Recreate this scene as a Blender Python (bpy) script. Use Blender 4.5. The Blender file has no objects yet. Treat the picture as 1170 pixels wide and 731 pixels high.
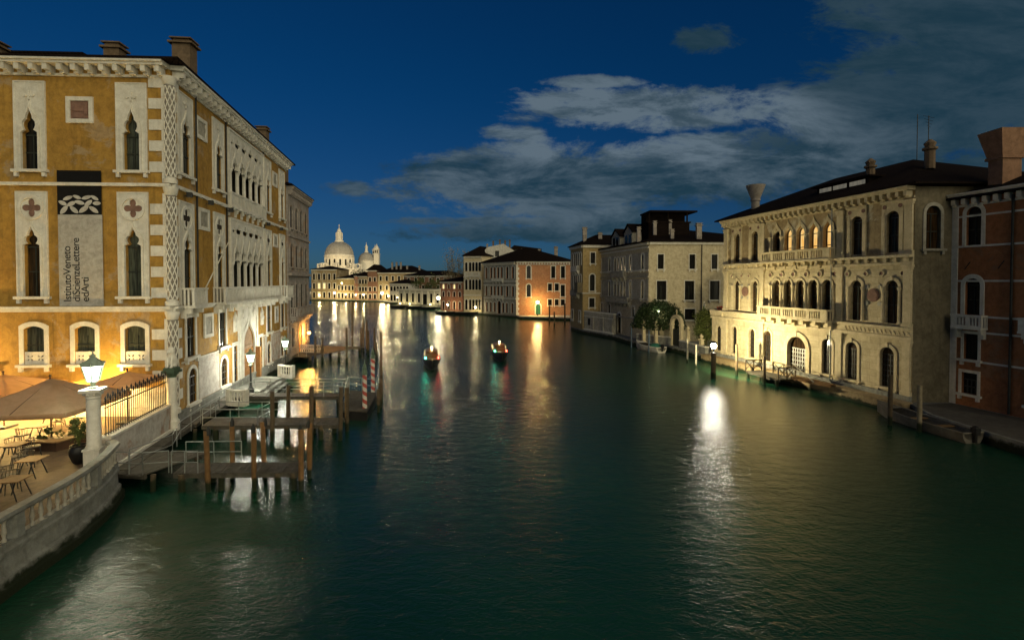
import bpy, bmesh, math, random
from math import sin, cos, pi, radians, hypot, atan2
from mathutils import Vector, Matrix
from mathutils.geometry import tessellate_polygon
random.seed(7)
S = bpy.context.scene
COL = S.collection

# ------------------------------------------------------------------ camera
F_PX = 565.0
cd = bpy.data.cameras.new('camera'); cam = bpy.data.objects.new('camera', cd); COL.objects.link(cam)
cam.location = (0, 0, 9.5)
cam.rotation_euler = (pi/2 - math.atan(11.8/F_PX), 0, 0)
cd.sensor_width = 36; cd.lens = F_PX/1170*36; cd.shift_y = -31.7/1170
cd.clip_end = 5000; cd.clip_start = .2
S.camera = cam
# ------------------------------------------------------------------ view, sampling
S.view_settings.view_transform = 'Standard'; S.view_settings.look = 'None'
S.view_settings.exposure = .32; S.view_settings.gamma = 1
S.render.engine = 'CYCLES'
S.cycles.use_denoising = True
S.cycles.sample_clamp_indirect = 6; S.cycles.sample_clamp_direct = 0
S.cycles.max_bounces = 5; S.cycles.diffuse_bounces = 2; S.cycles.glossy_bounces = 3
S.cycles.caustics_reflective = False; S.cycles.caustics_refractive = False

# ------------------------------------------------------------------ sky
SUN_EL, SUN_AZ = radians(14), radians(144)      # dusk light from behind the bridge
class NT:
    def __init__(s, tree): s.t = tree; s.l = tree.links; s.n = tree.nodes
    def new(s, typ, **kw):
        n = s.n.new(typ)
        for k, v in kw.items(): setattr(n, k, v)
        return n
    def put(s, sock, v):
        if isinstance(v, (int, float, tuple, list)): sock.default_value = v
        else: s.l.new(v, sock)
    def m(s, op, a, b=0.0, c=0.0, clamp=False):
        n = s.new('ShaderNodeMath', operation=op, use_clamp=clamp)
        for i, v in enumerate((a, b, c)): s.put(n.inputs[i], v)
        return n.outputs[0]
    def vm(s, op, a, b=(0, 0, 0)):
        n = s.new('ShaderNodeVectorMath', operation=op)
        s.put(n.inputs[0], a); s.put(n.inputs[1], b)
        return n.outputs['Value'] if op in ('DOT_PRODUCT', 'LENGTH') else n.outputs[0]
    def comb(s, x, y, z):
        n = s.new('ShaderNodeCombineXYZ')
        for i, v in enumerate((x, y, z)): s.put(n.inputs[i], v)
        return n.outputs[0]
    def sep(s, v):
        n = s.new('ShaderNodeSeparateXYZ'); s.put(n.inputs[0], v); return n.outputs
    def noise(s, vec, scale, detail=5, rough=.6, dist=0):
        n = s.new('ShaderNodeTexNoise'); s.put(n.inputs['Vector'], vec)
        n.inputs['Scale'].default_value = scale; n.inputs['Detail'].default_value = detail
        n.inputs['Roughness'].default_value = rough; n.inputs['Distortion'].default_value = dist
        return n.outputs['Fac']
    def step(s, v, a, b, lo=0., hi=1.):
        n = s.new('ShaderNodeMapRange', interpolation_type='SMOOTHSTEP')
        for i, x in enumerate((v, a, b, lo, hi)): s.put(n.inputs[i], x)
        return n.outputs[0]
    def mix(s, f, a, b, mode='MIX'):
        n = s.new('ShaderNodeMix', data_type='RGBA', blend_type=mode)
        s.put(n.inputs[0], f)
        for i, v in ((6, a), (7, b)): s.put(n.inputs[i], tuple(v) + (1,) if isinstance(v, (tuple, list)) and len(v) == 3 else v)
        return n.outputs[2]

W = bpy.data.worlds.new('World'); S.world = W; W.use_nodes = True
W.node_tree.nodes.clear(); T = NT(W.node_tree)
sky = T.new('ShaderNodeTexSky', sky_type='NISHITA', sun_disc=False, sun_elevation=SUN_EL, sun_rotation=SUN_AZ)
sky.air_density = 1.0; sky.dust_density = .3; sky.ozone_density = 6.0
D = T.new('ShaderNodeTexCoord').outputs['Generated']
dx, dy, dz = T.sep(D)
yy = T.m('MAXIMUM', dy, .12)
u = T.m('DIVIDE', dx, yy); v = T.m('DIVIDE', T.m('ABSOLUTE', dz), yy)
base = T.mix(1, sky.outputs[0], T.mix(T.step(T.m('ABSOLUTE', dz), .02, .42), (.098, .182, .265), (.022, .205, .308)), 'MULTIPLY')
wob = T.noise(T.comb(T.m('MULTIPLY', u, 3.0), T.m('MULTIPLY', v, 5.0), 3.1), 1.0, 4, .6)
uw = T.m('ADD', u, T.m('MULTIPLY', T.m('SUBTRACT', wob, .5), .13))
CL = [(.285, .352, .30, .046, 1.0), (.17, .400, .11, .016, .95), (.19, .200, .46, .080, 1.08), (-.04, .195, .25, .048, 1.0), (1.02, .47, .40, .24, 1.15), (.86, .335, .42, .10, 1.1),
      (.62, .24, .34, .075, 1.05), (-.336, .188, .07, .022, .8), (.40, .485, .10, .032, .72), (-.21, .200, .07, .022, .85), (.04, .098, .34, .024, .9), (.95, .18, .5, .12, 1.0), (.16, .120, .45, .016, .85), (.0, .30, .07, .02, .6)]
mask = None
for cx, cy, rx, ry, wt in CL:
    a = T.m('DIVIDE', T.m('SUBTRACT', uw, cx), rx); b = T.m('DIVIDE', T.m('SUBTRACT', v, cy), ry)
    r2 = T.m('ADD', T.m('MULTIPLY', a, a), T.m('MULTIPLY', b, b))
    e = T.m('MULTIPLY', T.m('SUBTRACT', 1.0, T.m('MULTIPLY', r2, .5)), wt)
    mask = e if mask is None else T.m('MAXIMUM', mask, e)
mask = T.m('MAXIMUM', mask, 0.0)
fb = T.noise(T.comb(T.m('MULTIPLY', u, 5.0), T.m('MULTIPLY', v, 11.0), 1.7), 1.0, 11, .68, .25)
dens = T.m('ADD', mask, T.m('MULTIPLY', T.m('SUBTRACT', fb, .5), 2.3))
cov = T.step(dens, .44, .80)
lit = T.noise(T.comb(T.m('MULTIPLY', u, 4.0), T.m('MULTIPLY', T.m('SUBTRACT', v, .03), 13.0), 5.2), 1.0, 10, .68, .3)
# how much city and moon light each bank of cloud catches: the middle bank most
lob = T.m('ADD', T.m('POWER', T.m('DIVIDE', T.m('SUBTRACT', u, .26), .36), 2.0), T.m('POWER', T.m('DIVIDE', T.m('SUBTRACT', v, .335), .10), 2.0))
lob2 = T.m('ADD', T.m('POWER', T.m('DIVIDE', T.m('SUBTRACT', u, .18), .50), 2.0), T.m('POWER', T.m('DIVIDE', T.m('SUBTRACT', v, .25), .13), 2.0))
lt = T.step(lit, .36, .66)
br = T.m('ADD', .05, T.m('ADD', T.m('MULTIPLY', T.m('MULTIPLY', lt, T.step(lob2, 2.4, .4)), .58), T.m('MULTIPLY', T.m('ADD', .35, T.m('MULTIPLY', lt, .65)), T.m('MULTIPLY', T.step(lob, 1.6, .2), .75))))
br = T.m('ADD', br, T.m('MULTIPLY', lt, .16))
ccol = T.mix(T.m('MINIMUM', br, 1.0), (.0075, .032, .048), (.118, .162, .196))
STR = .08
bg1 = T.new('ShaderNodeBackground'); T.put(bg1.inputs[0], base); bg1.inputs[1].default_value = STR
bg2 = T.new('ShaderNodeBackground'); T.put(bg2.inputs[0], ccol); bg2.inputs[1].default_value = .82
mx = T.new('ShaderNodeMixShader'); T.put(mx.inputs[0], T.m('MULTIPLY', cov, .88)); T.l.new(bg1.outputs[0], mx.inputs[1]); T.l.new(bg2.outputs[0], mx.inputs[2])
T.l.new(mx.outputs[0], T.new('ShaderNodeOutputWorld').inputs[0])

sd = bpy.data.lights.new('sun', 'SUN'); sun = bpy.data.objects.new('sun', sd); COL.objects.link(sun)
sd.energy = 2.2; sd.angle = radians(90); sd.color = (1, .86, .53)
sun.rotation_euler = Vector((sin(SUN_AZ)*cos(SUN_EL), cos(SUN_AZ)*cos(SUN_EL), sin(SUN_EL))).to_track_quat('Z', 'Y').to_euler()

# ------------------------------------------------------------------ materials
MATS = {}
def M(name, col, col2=None, rough=.85, scale=.5, fine=9., streak=.35, bump=.15, metal=0., spec=.25, algae=None, wood=False, tile=False, local=False, stain=None, blocks=None, mott=.66):
    """a weathered procedural surface: two tones in broad patches, rain streaks, fine grain, bump"""
    if name in MATS: return MATS[name]
    m = bpy.data.materials.new(name); m.use_nodes = True; m.node_tree.nodes.clear(); t = NT(m.node_tree)
    pos = t.new('ShaderNodeTexCoord').outputs['Object'] if local else t.new('ShaderNodeNewGeometry').outputs['Position']
    col2 = col2 or tuple(c*.62 for c in col)
    x, y, z = t.sep(pos)
    if wood: pos2 = t.comb(t.m('MULTIPLY', x, 3), t.m('MULTIPLY', y, 3), t.m('MULTIPLY', z, .5))
    else: pos2 = pos
    big = t.noise(pos2, scale, 7, .68, .4)
    c = t.mix(t.step(big, .36, .66), col, col2)
    if streak:
        sv = t.noise(t.comb(t.m('MULTIPLY', x, 2.2), t.m('MULTIPLY', y, 2.2), t.m('MULTIPLY', z, .16)), 1.0, 6, .7)
        c = t.mix(t.m('MULTIPLY', t.step(sv, .48, .74), streak), c, tuple(v*.38 for v in col2))
    fn = t.noise(pos, fine, 4, .7)
    if wood: c = t.mix(t.new('ShaderNodeObjectInfo').outputs['Random'], c, t.mix(1, c, (.55, .56, .55), 'MULTIPLY'))
    c = t.mix(.45, c, t.mix(fn, tuple(v*.55 for v in col), tuple(min(1, v*1.35) for v in col)))
    if stain:                                           # fallen plaster with its own outline
        sn = t.noise(t.vm('ADD', pos, (7.3, 2.1, 4.4)), .42, 8, .72, .6)
        c = t.mix(t.m('MULTIPLY', t.step(sn, .545, .60), .8), c, stain)
    md = t.noise(t.vm('ADD', pos, (3.1, 9.2, 5.5)), 2.4, 8, .72, .5)
    c = t.mix(t.step(md, .34, .70), c, t.mix(1, c, (mott, mott*.97, mott*.92), 'MULTIPLY'))
    h = t.m('ADD', t.m('MULTIPLY', fn, .5), t.m('MULTIPLY', md, .8))
    if tile:
        wv = t.new('ShaderNodeTexWave', bands_direction='DIAGONAL'); t.put(wv.inputs[0], pos); wv.inputs['Scale'].default_value = 2.6; wv.inputs['Distortion'].default_value = .6
        h = t.m('ADD', h, wv.outputs['Fac']); c = t.mix(t.m('MULTIPLY', wv.outputs['Fac'], .4), c, tuple(v*.5 for v in col))
    if blocks:                                          # squared stone: slight change of tone from block to block, thin dark joints
        br = t.new('ShaderNodeTexBrick'); al = t.m('ADD', t.m('MULTIPLY', x, blocks[2]), t.m('MULTIPLY', y, blocks[3])); t.put(br.inputs['Vector'], t.comb(al, z, 0) if len(blocks) == 4 else t.comb(x, y, 0))
        br.inputs['Scale'].default_value = 1; br.inputs['Brick Width'].default_value = blocks[0]; br.inputs['Row Height'].default_value = blocks[1]; br.inputs['Mortar Size'].default_value = .022
        br.inputs['Color1'].default_value = (1, 1, 1, 1); br.inputs['Color2'].default_value = (.74, .71, .66, 1); br.inputs['Mortar'].default_value = (.34, .31, .26, 1)
        c = t.mix(.42, c, t.mix(1, c, br.outputs['Color'], 'MULTIPLY')); h = t.m('SUBTRACT', h, t.m('MULTIPLY', br.outputs['Fac'], .8))
    if algae:                                           # tide line: weed below an uneven edge
        lvl = t.m('ADD', z, t.m('MULTIPLY', t.m('SUBTRACT', t.noise(pos, 1.6, 5, .7), .5), .7))
        c = t.mix(t.step(lvl, algae+.12, algae-.12), c, (.012, .017, .006))
    b = t.new('ShaderNodeBsdfPrincipled'); t.put(b.inputs['Base Color'], c)
    t.put(b.inputs['Roughness'], t.step(fn, .2, .8, max(.05, rough-.1), min(1, rough+.1)))
    b.inputs['Metallic'].default_value = metal; b.inputs['Specular IOR Level'].default_value = spec
    bp = t.new('ShaderNodeBump'); bp.inputs['Strength'].default_value = min(1, bump*3); bp.inputs['Distance'].default_value = .05
    t.put(bp.inputs['Height'], h); t.l.new(bp.outputs[0], b.inputs['Normal'])
    t.l.new(b.outputs[0], t.new('ShaderNodeOutputMaterial').inputs[0])
    MATS[name] = m; return m
def glow(name, col, strength):
    if name in MATS: return MATS[name]
    m = bpy.data.materials.new(name); m.use_nodes = True; m.node_tree.nodes.clear(); t = NT(m.node_tree)
    e = t.new('ShaderNodeEmission'); e.inputs[0].default_value = tuple(col)+(1,); e.inputs[1].default_value = strength
    t.l.new(e.outputs[0], t.new('ShaderNodeOutputMaterial').inputs[0]); MATS[name] = m; return m
def lit_room(name, c1, c2, strength):
    """a window with a lamp lit in the room behind it"""
    m = bpy.data.materials.new(name); m.use_nodes = True; m.node_tree.nodes.clear(); t = NT(m.node_tree)
    p = t.new('ShaderNodeNewGeometry').outputs['Position']
    x, y, z = t.sep(p)
    f = t.noise(t.comb(t.m('MULTIPLY', x, 6), t.m('MULTIPLY', y, 6), t.m('MULTIPLY', z, 1.2)), 1, 5, .7, .5)
    e = t.new('ShaderNodeEmission'); t.put(e.inputs[0], t.mix(t.step(f, .35, .65), c1, c2)); e.inputs[1].default_value = strength
    t.l.new(e.outputs[0], t.new('ShaderNodeOutputMaterial').inputs[0]); MATS[name] = m; return m
def glass(name, col, col2, rough=.12):
    m = bpy.data.materials.new(name); m.use_nodes = True; m.node_tree.nodes.clear(); t = NT(m.node_tree)
    p = t.new('ShaderNodeNewGeometry').outputs['Position']; x, y, z = t.sep(p)
    f = t.noise(t.comb(t.m('MULTIPLY', x, 7), t.m('MULTIPLY', y, 7), t.m('MULTIPLY', z, .7)), 1, 5, .65, .2)
    b = t.new('ShaderNodeBsdfPrincipled'); t.put(b.inputs['Base Color'], t.mix(t.step(f, .35, .65), col, col2)); b.inputs['Roughness'].default_value = rough; b.inputs['Specular IOR Level'].default_value = .16
    t.l.new(b.outputs[0], t.new('ShaderNodeOutputMaterial').inputs[0]); MATS[name] = m; return m

OCHRE = M('ochre_stucco', (.43, .25, .050), (.32, .178, .038), scale=.35, streak=.85, stain=(.37, .27, .15))
ISTRIA = M('istrian_stone', (.70, .68, .60), (.54, .52, .45), scale=1.3, streak=.5, fine=14, mott=.84)
ISTRIA_Q = M('quay_stone', (.27, .275, .245), (.13, .135, .115), scale=.8, streak=.85, algae=.45, bump=.3)
PALE = M('pale_marble', (.55, .53, .48), (.42, .36, .30), scale=.7, streak=.5, stain=(.40, .27, .20))
PINKM = M('pink_marble', (.26, .15, .11), (.17, .10, .08), scale=3, streak=.2)
PORTALW = M('portal_wood', (.40, .20, .07), (.28, .13, .04), scale=1.2, streak=.2, wood=True)
CREAM = M('cream_stone', (.63, .54, .35), (.48, .41, .26), mott=.78, scale=.8, streak=.55, fine=12)
CREAMB = M('cream_ashlar', (.58, .50, .32), (.44, .37, .23), scale=.8, streak=.6, fine=12, mott=.8, blocks=(1.25, .52, .2055, -.9787))
CREAMW = M('cream_wall', (.38, .29, .16), (.27, .20, .10), scale=.5, streak=.5, stain=(.52, .47, .34))
DARKST = M('dark_stucco', (.20, .17, .11), (.085, .078, .05), scale=.5, streak=.7)  # dark two-tone stucco, patchy and heavily streaked
TERRA = M('terracotta_stucco', (.38, .155, .062), (.26, .105, .045), scale=.45, streak=.5, stain=(.28, .15, .08))
ORANGE = M('orange_stucco', (.50, .25, .125), (.38, .185, .095), scale=.3, streak=.4, stain=(.46, .27, .14))
GREYST = M('grey_stone', (.42, .40, .33), (.27, .255, .21), scale=.8, streak=.6)
GREYW = M('sand_stucco', (.55, .48, .32), (.44, .38, .25), scale=.25, streak=.45)
TAN = M('tan_stucco', (.44, .33, .15), (.33, .24, .11), scale=.35, streak=.45)
WHITEW = M('white_stucco', (.58, .56, .50), (.46, .44, .38), scale=.35, streak=.45)
ROSE = M('rose_stucco', (.50, .24, .15), (.38, .18, .11), scale=.4, streak=.4)
BRICK = M('old_brick', (.30, .16, .10), (.20, .11, .07), scale=.9, streak=.5)
L2ST = M('weathered_stone', (.40, .36, .32), (.26, .23, .20), scale=.7, streak=.7, stain=(.34, .24, .17))
TILE = M('roof_tile', (.016, .011, .009), (.009, .007, .006), scale=1.2, streak=.2, tile=True, rough=.95, spec=.03)
LEAD = M('lead_sheet', (.36, .35, .32), (.24, .24, .22), scale=.15, streak=.7, rough=.6)
CHIM = M('chimney_plaster', (.34, .30, .26), (.22, .20, .17), scale=1.5)
CHIMD = M('chimney_brick', (.17, .12, .075), (.10, .075, .05), scale=2)
WOODP = M('weathered_wood', (.13, .095, .055), (.065, .05, .032), scale=1.8, wood=True, streak=.6, algae=.6)
WOODO = M('orange_wood', (.23, .125, .048), (.12, .065, .028), scale=2.5, wood=True, streak=.6, algae=.55)
PLANK = M('deck_plank', (.10, .09, .07), (.045, .041, .032), scale=3, streak=0, bump=.3)
IRON = M('iron', (.045, .047, .045), (.025, .025, .025), rough=.55, metal=.6, streak=0)
STEEL = M('galvanised_rail', (.34, .36, .34), (.24, .25, .24), rough=.45, metal=.7, streak=0)
VERDI = M('pale_verdigris', (.34, .42, .33), (.20, .27, .20), rough=.5, streak=.3)
BRONZE = M('green_bronze', (.10, .15, .10), (.05, .08, .055), rough=.5, metal=.3, streak=.2)
PAVE = M('terrace_paving', (.13, .088, .05), (.07, .048, .03), scale=1.0, streak=0, fine=6, blocks=(.9, .6, 1, 0, 1))
LAND = M('city_ground', (.12, .11, .09), (.08, .07, .06), streak=0)
CANVAS = M('parasol_canvas', (.66, .54, .38), (.58, .46, .31), scale=.8, streak=.15)
_t = NT(CANVAS.node_tree); _o = [n for n in CANVAS.node_tree.nodes if n.type == 'OUTPUT_MATERIAL'][0]; _b = [n for n in CANVAS.node_tree.nodes if n.type == 'BSDF_PRINCIPLED'][0]
_tr = _t.new('ShaderNodeBsdfTranslucent'); _tr.inputs[0].default_value = (.72, .52, .28, 1); _mx = _t.new('ShaderNodeMixShader'); _mx.inputs[0].default_value = .58   # cloth lets lamplight through
_t.l.new(_b.outputs[0], _mx.inputs[1]); _t.l.new(_tr.outputs[0], _mx.inputs[2]); _t.l.new(_mx.outputs[0], _o.inputs[0])
DKWOOD = M('dark_stained_wood', (.06, .03, .016), (.035, .018, .01), wood=True, streak=0, local=True)
SEATW = M('teak', (.25, .15, .065), (.17, .10, .04), wood=True, streak=0, local=True)
RATTAN = M('rattan', (.10, .085, .06), (.06, .05, .035), streak=0, local=True)
BLACKC = M('black_canvas', (.006, .006, .006), (.004, .004, .004), streak=0, rough=.9, bump=.05)
GREYC = M('grey_canvas', (.43, .42, .38), (.37, .36, .33), streak=.15, scale=.3, bump=.05)
WHITEP = M('white_print', (.50, .49, .45), (.46, .45, .42), streak=0, bump=.02)
LEAF = M('leaf_green', (.030, .055, .014), (.016, .030, .008), scale=1.5, streak=0, rough=.6)
LEAFL = M('leaf_light', (.10, .125, .030), (.055, .075, .018), scale=1.5, streak=0, rough=.6)
SPRAY = M('lamplit_spray', (.34, .28, .15), (.22, .18, .09), streak=0)  # yellowish colour stands in for street light on the bare branches
TWIG = M('bare_twig', (.20, .155, .09), (.13, .10, .06), streak=0)
BARK = M('bark', (.09, .07, .045), (.05, .04, .028), wood=True, streak=0)
HULLW = M('white_gelcoat', (.60, .58, .52), (.48, .46, .41), streak=.3, rough=.4, local=True, fine=4)
HULLD = M('black_hull', (.018, .018, .018), (.010, .010, .010), streak=0, rough=.35, local=True)
VARN = M('varnished_wood', (.18, .075, .025), (.11, .045, .016), wood=True, streak=0, rough=.3, local=True)
GREENC = M('green_tarpaulin', (.03, .16, .11), (.02, .10, .07), streak=0, local=True)
BLUEP = M('blue_paint', (.10, .15, .20), (.06, .09, .13), streak=.3, rough=.6)
WHITEPOLE = M('white_paint', (.55, .52, .42), (.38, .35, .27), streak=.4, rough=.6, algae=.3)
REDF = M('red_flower', (.40, .05, .03), (.25, .03, .02), streak=0)
G_DARK = glass('dark_pane', (.006, .007, .008), (.018, .017, .014))
G_CURT = glass('curtained_pane', (.07, .08, .06), (.025, .028, .022), .2)
G_BROWN = glass('brown_pane', (.05, .028, .012), (.014, .010, .006))
GALL = M('gallery_shade', (.05, .042, .032), (.03, .025, .02), streak=0)  # near-black colour paints the shade inside the loggias and open quatrefoils
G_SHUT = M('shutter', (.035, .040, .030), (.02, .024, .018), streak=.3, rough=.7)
G_LIT = lit_room('lit_pane', (1.0, .48, .09), (1.0, .70, .28), .75)
G_LITP = lit_room('pale_lit_pane', (.55, .50, .38), (.35, .33, .27), .22)
G_SHOP = lit_room('shop_pane', (1.0, .70, .22), (1.0, .82, .45), 1.1)
LAMPW = glow('lamp_white', (1.0, .93, .78), 22)
LAMPG = glow('lamp_greenish', (.86, 1.0, .84), 7)
LAMPO = glow('lamp_orange', (1.0, .52, .14), 9)
LAMPY = glow('lamp_yellow', (1.0, .80, .42), 30)

# red and white spiral for the mooring poles
m = bpy.data.materials.new('barber_stripe'); m.use_nodes = True; m.node_tree.nodes.clear(); t = NT(m.node_tree)
x, y, z = t.sep(t.new('ShaderNodeTexCoord').outputs['Object'])
fr = t.m('FRACT', t.m('ADD', t.m('MULTIPLY', z, 1.75), t.m('DIVIDE', t.m('ARCTAN2', y, x), 2*pi)))
n = t.noise(t.comb(x, y, z), 6, 4, .7)
c = t.mix(t.step(fr, .49, .51), (.50, .47, .40), (.33, .045, .03)); c = t.mix(t.m('MULTIPLY', t.step(n, .5, .75), .6), c, (.10, .07, .05))
b = t.new('ShaderNodeBsdfPrincipled'); t.put(b.inputs['Base Color'], c); b.inputs['Roughness'].default_value = .6
t.l.new(b.outputs[0], t.new('ShaderNodeOutputMaterial').inputs[0]); STRIPE = m

# water, smoothed by the long exposure but still rippled close by
m = bpy.data.materials.new('canal_water'); m.use_nodes = True; m.node_tree.nodes.clear(); t = NT(m.node_tree)
p = t.new('ShaderNodeNewGeometry').outputs['Position']; x, y, z = t.sep(p)
n1 = t.noise(t.comb(t.m('MULTIPLY', x, .62), y, 0), 1.9, 6, .64, .4)
n2 = t.noise(t.comb(t.m('MULTIPLY', x, .7), y, 2), 7.5, 4, .62, .2)
n3 = t.noise(p, .06, 3, .5)
b = t.new('ShaderNodeBsdfPrincipled')
t.put(b.inputs['Base Color'], t.mix(t.step(n3, .35, .65), (.005, .034, .020), (.009, .052, .026)))
t.put(b.inputs['Roughness'], t.step(n3, .3, .7, .13, .19))
b.inputs['IOR'].default_value = 1.38; b.inputs['Specular IOR Level'].default_value = .5
h = t.m('ADD', t.m('MULTIPLY', n1, .75), t.m('MULTIPLY', n2, .25))
bp = t.new('ShaderNodeBump'); bp.inputs['Strength'].default_value = .7; bp.inputs['Distance'].default_value = .105
t.put(bp.inputs['Height'], h); t.l.new(bp.outputs[0], b.inputs['Normal'])
t.l.new(b.outputs[0], t.new('ShaderNodeOutputMaterial').inputs[0]); WATER = m

# ------------------------------------------------------------------ mesh building
class MB:
    def __init__(s): s.v = []; s.f = []
    def add(s, vs, fs):
        o = len(s.v); s.v += [tuple(a) for a in vs]; s.f += [tuple(i+o for i in f) for f in fs]; return s
    def hexa(s, p):                                     # 8 points: bottom loop, top loop
        return s.add(p, [(3, 2, 1, 0), (4, 5, 6, 7), (0, 1, 5, 4), (1, 2, 6, 5), (2, 3, 7, 6), (3, 0, 4, 7)])
    def box(s, cx, cy, cz, sx, sy, sz, rz=0):
        c, n = cos(rz), sin(rz); q = []
        for k in (-.5, .5):
            for a, b in ((-.5, -.5), (.5, -.5), (.5, .5), (-.5, .5)):
                X, Y = a*sx, b*sy; q.append((cx+X*c-Y*n, cy+X*n+Y*c, cz+k*sz))
        return s.hexa(q)
    def tube(s, pts, r, seg=8, cap=True):
        pts = [Vector(p) for p in pts]; k = len(pts); rs = r if isinstance(r, (list, tuple)) else [r]*k
        vs = []; fs = []
        for i, p in enumerate(pts):
            d = (pts[min(i+1, k-1)]-pts[max(i-1, 0)]).normalized()
            a = d.cross(Vector((0, 0, 1)) if abs(d.z) < .95 else Vector((1, 0, 0))).normalized(); b = d.cross(a)
            for j in range(seg):
                t = 2*pi*j/seg; vs.append(p+(a*cos(t)+b*sin(t))*rs[i])
        for i in range(k-1):
            for j in range(seg):
                fs.append((i*seg+j, i*seg+(j+1) % seg, (i+1)*seg+(j+1) % seg, (i+1)*seg+j))
        if cap: fs += [tuple(range(seg)), tuple(range((k-1)*seg, k*seg))]
        return s.add(vs, fs)
    def lathe(s, cx, cy, prof, seg=16, ph=0.):          # prof: (radius, z)
        vs = []; fs = []; k = len(prof)
        for r, z in prof:
            for j in range(seg):
                t = 2*pi*j/seg+ph; vs.append((cx+r*cos(t), cy+r*sin(t), z))
        for i in range(k-1):
            for j in range(seg): fs.append((i*seg+j, i*seg+(j+1) % seg, (i+1)*seg+(j+1) % seg, (i+1)*seg+j))
        fs += [tuple(range(seg))[::-1], tuple(range((k-1)*seg, k*seg))]
        return s.add(vs, fs)
    def ball(s, c, r, seg=12, rings=8, sq=(1, 1, 1)):
        vs = []; fs = []
        for i in range(rings+1):
            a = pi*i/rings
            for j in range(seg):
                t = 2*pi*j/seg; vs.append((c[0]+r*sq[0]*sin(a)*cos(t), c[1]+r*sq[1]*sin(a)*sin(t), c[2]+r*sq[2]*cos(a)))
        for i in range(rings):
            for j in range(seg): fs.append((i*seg+j, (i+1)*seg+j, (i+1)*seg+(j+1) % seg, i*seg+(j+1) % seg))
        return s.add(vs, fs)
    def poly_prism(s, pts, z0, z1):                     # vertical prism of a plan outline
        k = len(pts); vs = [(x, y, z0) for x, y in pts]+[(x, y, z1) for x, y in pts]
        fs = [(i, (i+1) % k, (i+1) % k+k, i+k) for i in range(k)]
        tri = tessellate_polygon([[Vector((x, y, 0)) for x, y in pts]])
        fs += [tuple(a+k for a in q) for q in tri]+[tuple(q) for q in tri]
        return s.add(vs, fs)

class Fac:
    """a facade plane: u along it in metres, z up, d out of the wall"""
    def __init__(s, x, y, x2, y2, out):
        l = hypot(x2-x, y2-y); s.L = l; s.x, s.y = x, y; s.ux, s.uy = (x2-x)/l, (y2-y)/l
        s.nx, s.ny = s.uy, -s.ux
        if s.nx*out[0]+s.ny*out[1] < 0: s.nx, s.ny = -s.nx, -s.ny
        s.holes = []
    def P(s, u, z, d=0.): return (s.x+s.ux*u+s.nx*d, s.y+s.uy*u+s.ny*d, z)
    def box(s, mb, u0, u1, z0, z1, d0, d1):
        mb.hexa([s.P(u0, z0, d0), s.P(u1, z0, d0), s.P(u1, z0, d1), s.P(u0, z0, d1), s.P(u0, z1, d0), s.P(u1, z1, d0), s.P(u1, z1, d1), s.P(u0, z1, d1)])
    def solid(s, mb, outer, holes, d0, d1, sides=True):
        loops = [outer]+list(holes); flat = [p for l in loops for p in l]; n = len(flat)
        tri = tessellate_polygon([[Vector((a, b, 0)) for a, b in l] for l in loops])
        vs = [s.P(a, b, d1) for a, b in flat]; fs = [tuple(q) for q in tri]
        vs += [s.P(a, b, d0) for a, b in flat]; o = 0
        for li, l in enumerate(loops):
            k = len(l)
            if li or sides:
                for i in range(k): fs.append((o+i, o+(i+1) % k, n+o+(i+1) % k, n+o+i))
            o += k
        mb.add(vs, fs)
    def wall(s, mb, z0, z1, u0=0., u1=None, rev=.28):
        u1 = s.L if u1 is None else u1
        s.solid(mb, [(u0, z0), (u1, z0), (u1, z1), (u0, z1)], s.holes, -rev, 0, sides=False)
    def cyl(s, mb, u, z0, z1, r, d, seg=10, cap=True):
        x, y, _ = s.P(u, 0, d); h = z1-z0
        pr = [(r*1.35, z0), (r*1.35, z0+.10), (r, z0+.18), (r*.9, z1-.32), (r*1.1, z1-.26), (r*1.5, z1-.08), (r*1.55, z1)] if cap else [(r, z0), (r, z1)]
        mb.lathe(x, y, pr, seg)

def arch(kind, c, w, z0, zt, zs=None):
    a = w/2
    if kind == 'rect': q = [(-a, z0), (-a, zt), (a, zt), (a, z0)]
    elif kind == 'round':
        s = zt-a; q = [(-a, z0)]+[(-a*cos(t), s+a*sin(t)) for t in [pi*i/14 for i in range(15)]]+[(a, z0)]
    elif kind == 'seg':
        r = w*.16; R = (a*a+r*r)/(2*r); th = math.asin(a/R)
        q = [(-a, z0)]+[(R*sin(t), zt-R+R*cos(t)) for t in [-th+2*th*i/8 for i in range(9)]]+[(a, z0)]
    elif kind in ('ogee', 'tref'):
        s = zs if zs is not None else zt-1.1*w; h = zt-s
        half = [(1, 0), (1, .12), (.98, .25), (.90, .38), (.72, .52), (.48, .62), (.26, .72), (.10, .85), (0, 1)] if kind == 'ogee' else \
               [(1, 0), (1, .06), (.56, .15), (.70, .22), (.80, .32), (.76, .44), (.58, .52), (.42, .56), (.40, .64), (.30, .74), (.14, .84), (0, 1)]
        q = [(-a, z0)]+[(-a*x, s+h*y) for x, y in half]+[(a*x, s+h*y) for x, y in half[-2::-1]]+[(a, z0)]
    return [(c+x, z) for x, z in q]
def quatre(c, z, r, n=32):
    return [(c+r*(.42+.58*abs(cos(2*t)))*cos(t), z+r*(.42+.58*abs(cos(2*t)))*sin(t)) for t in [2*pi*i/n for i in range(n)]]
def circ(c, z, r, n=18): return [(c+r*cos(2*pi*i/n), z+r*sin(2*pi*i/n)) for i in range(n)]
def rect(u0, u1, z0, z1): return [(u0, z0), (u1, z0), (u1, z1), (u0, z1)]
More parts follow.
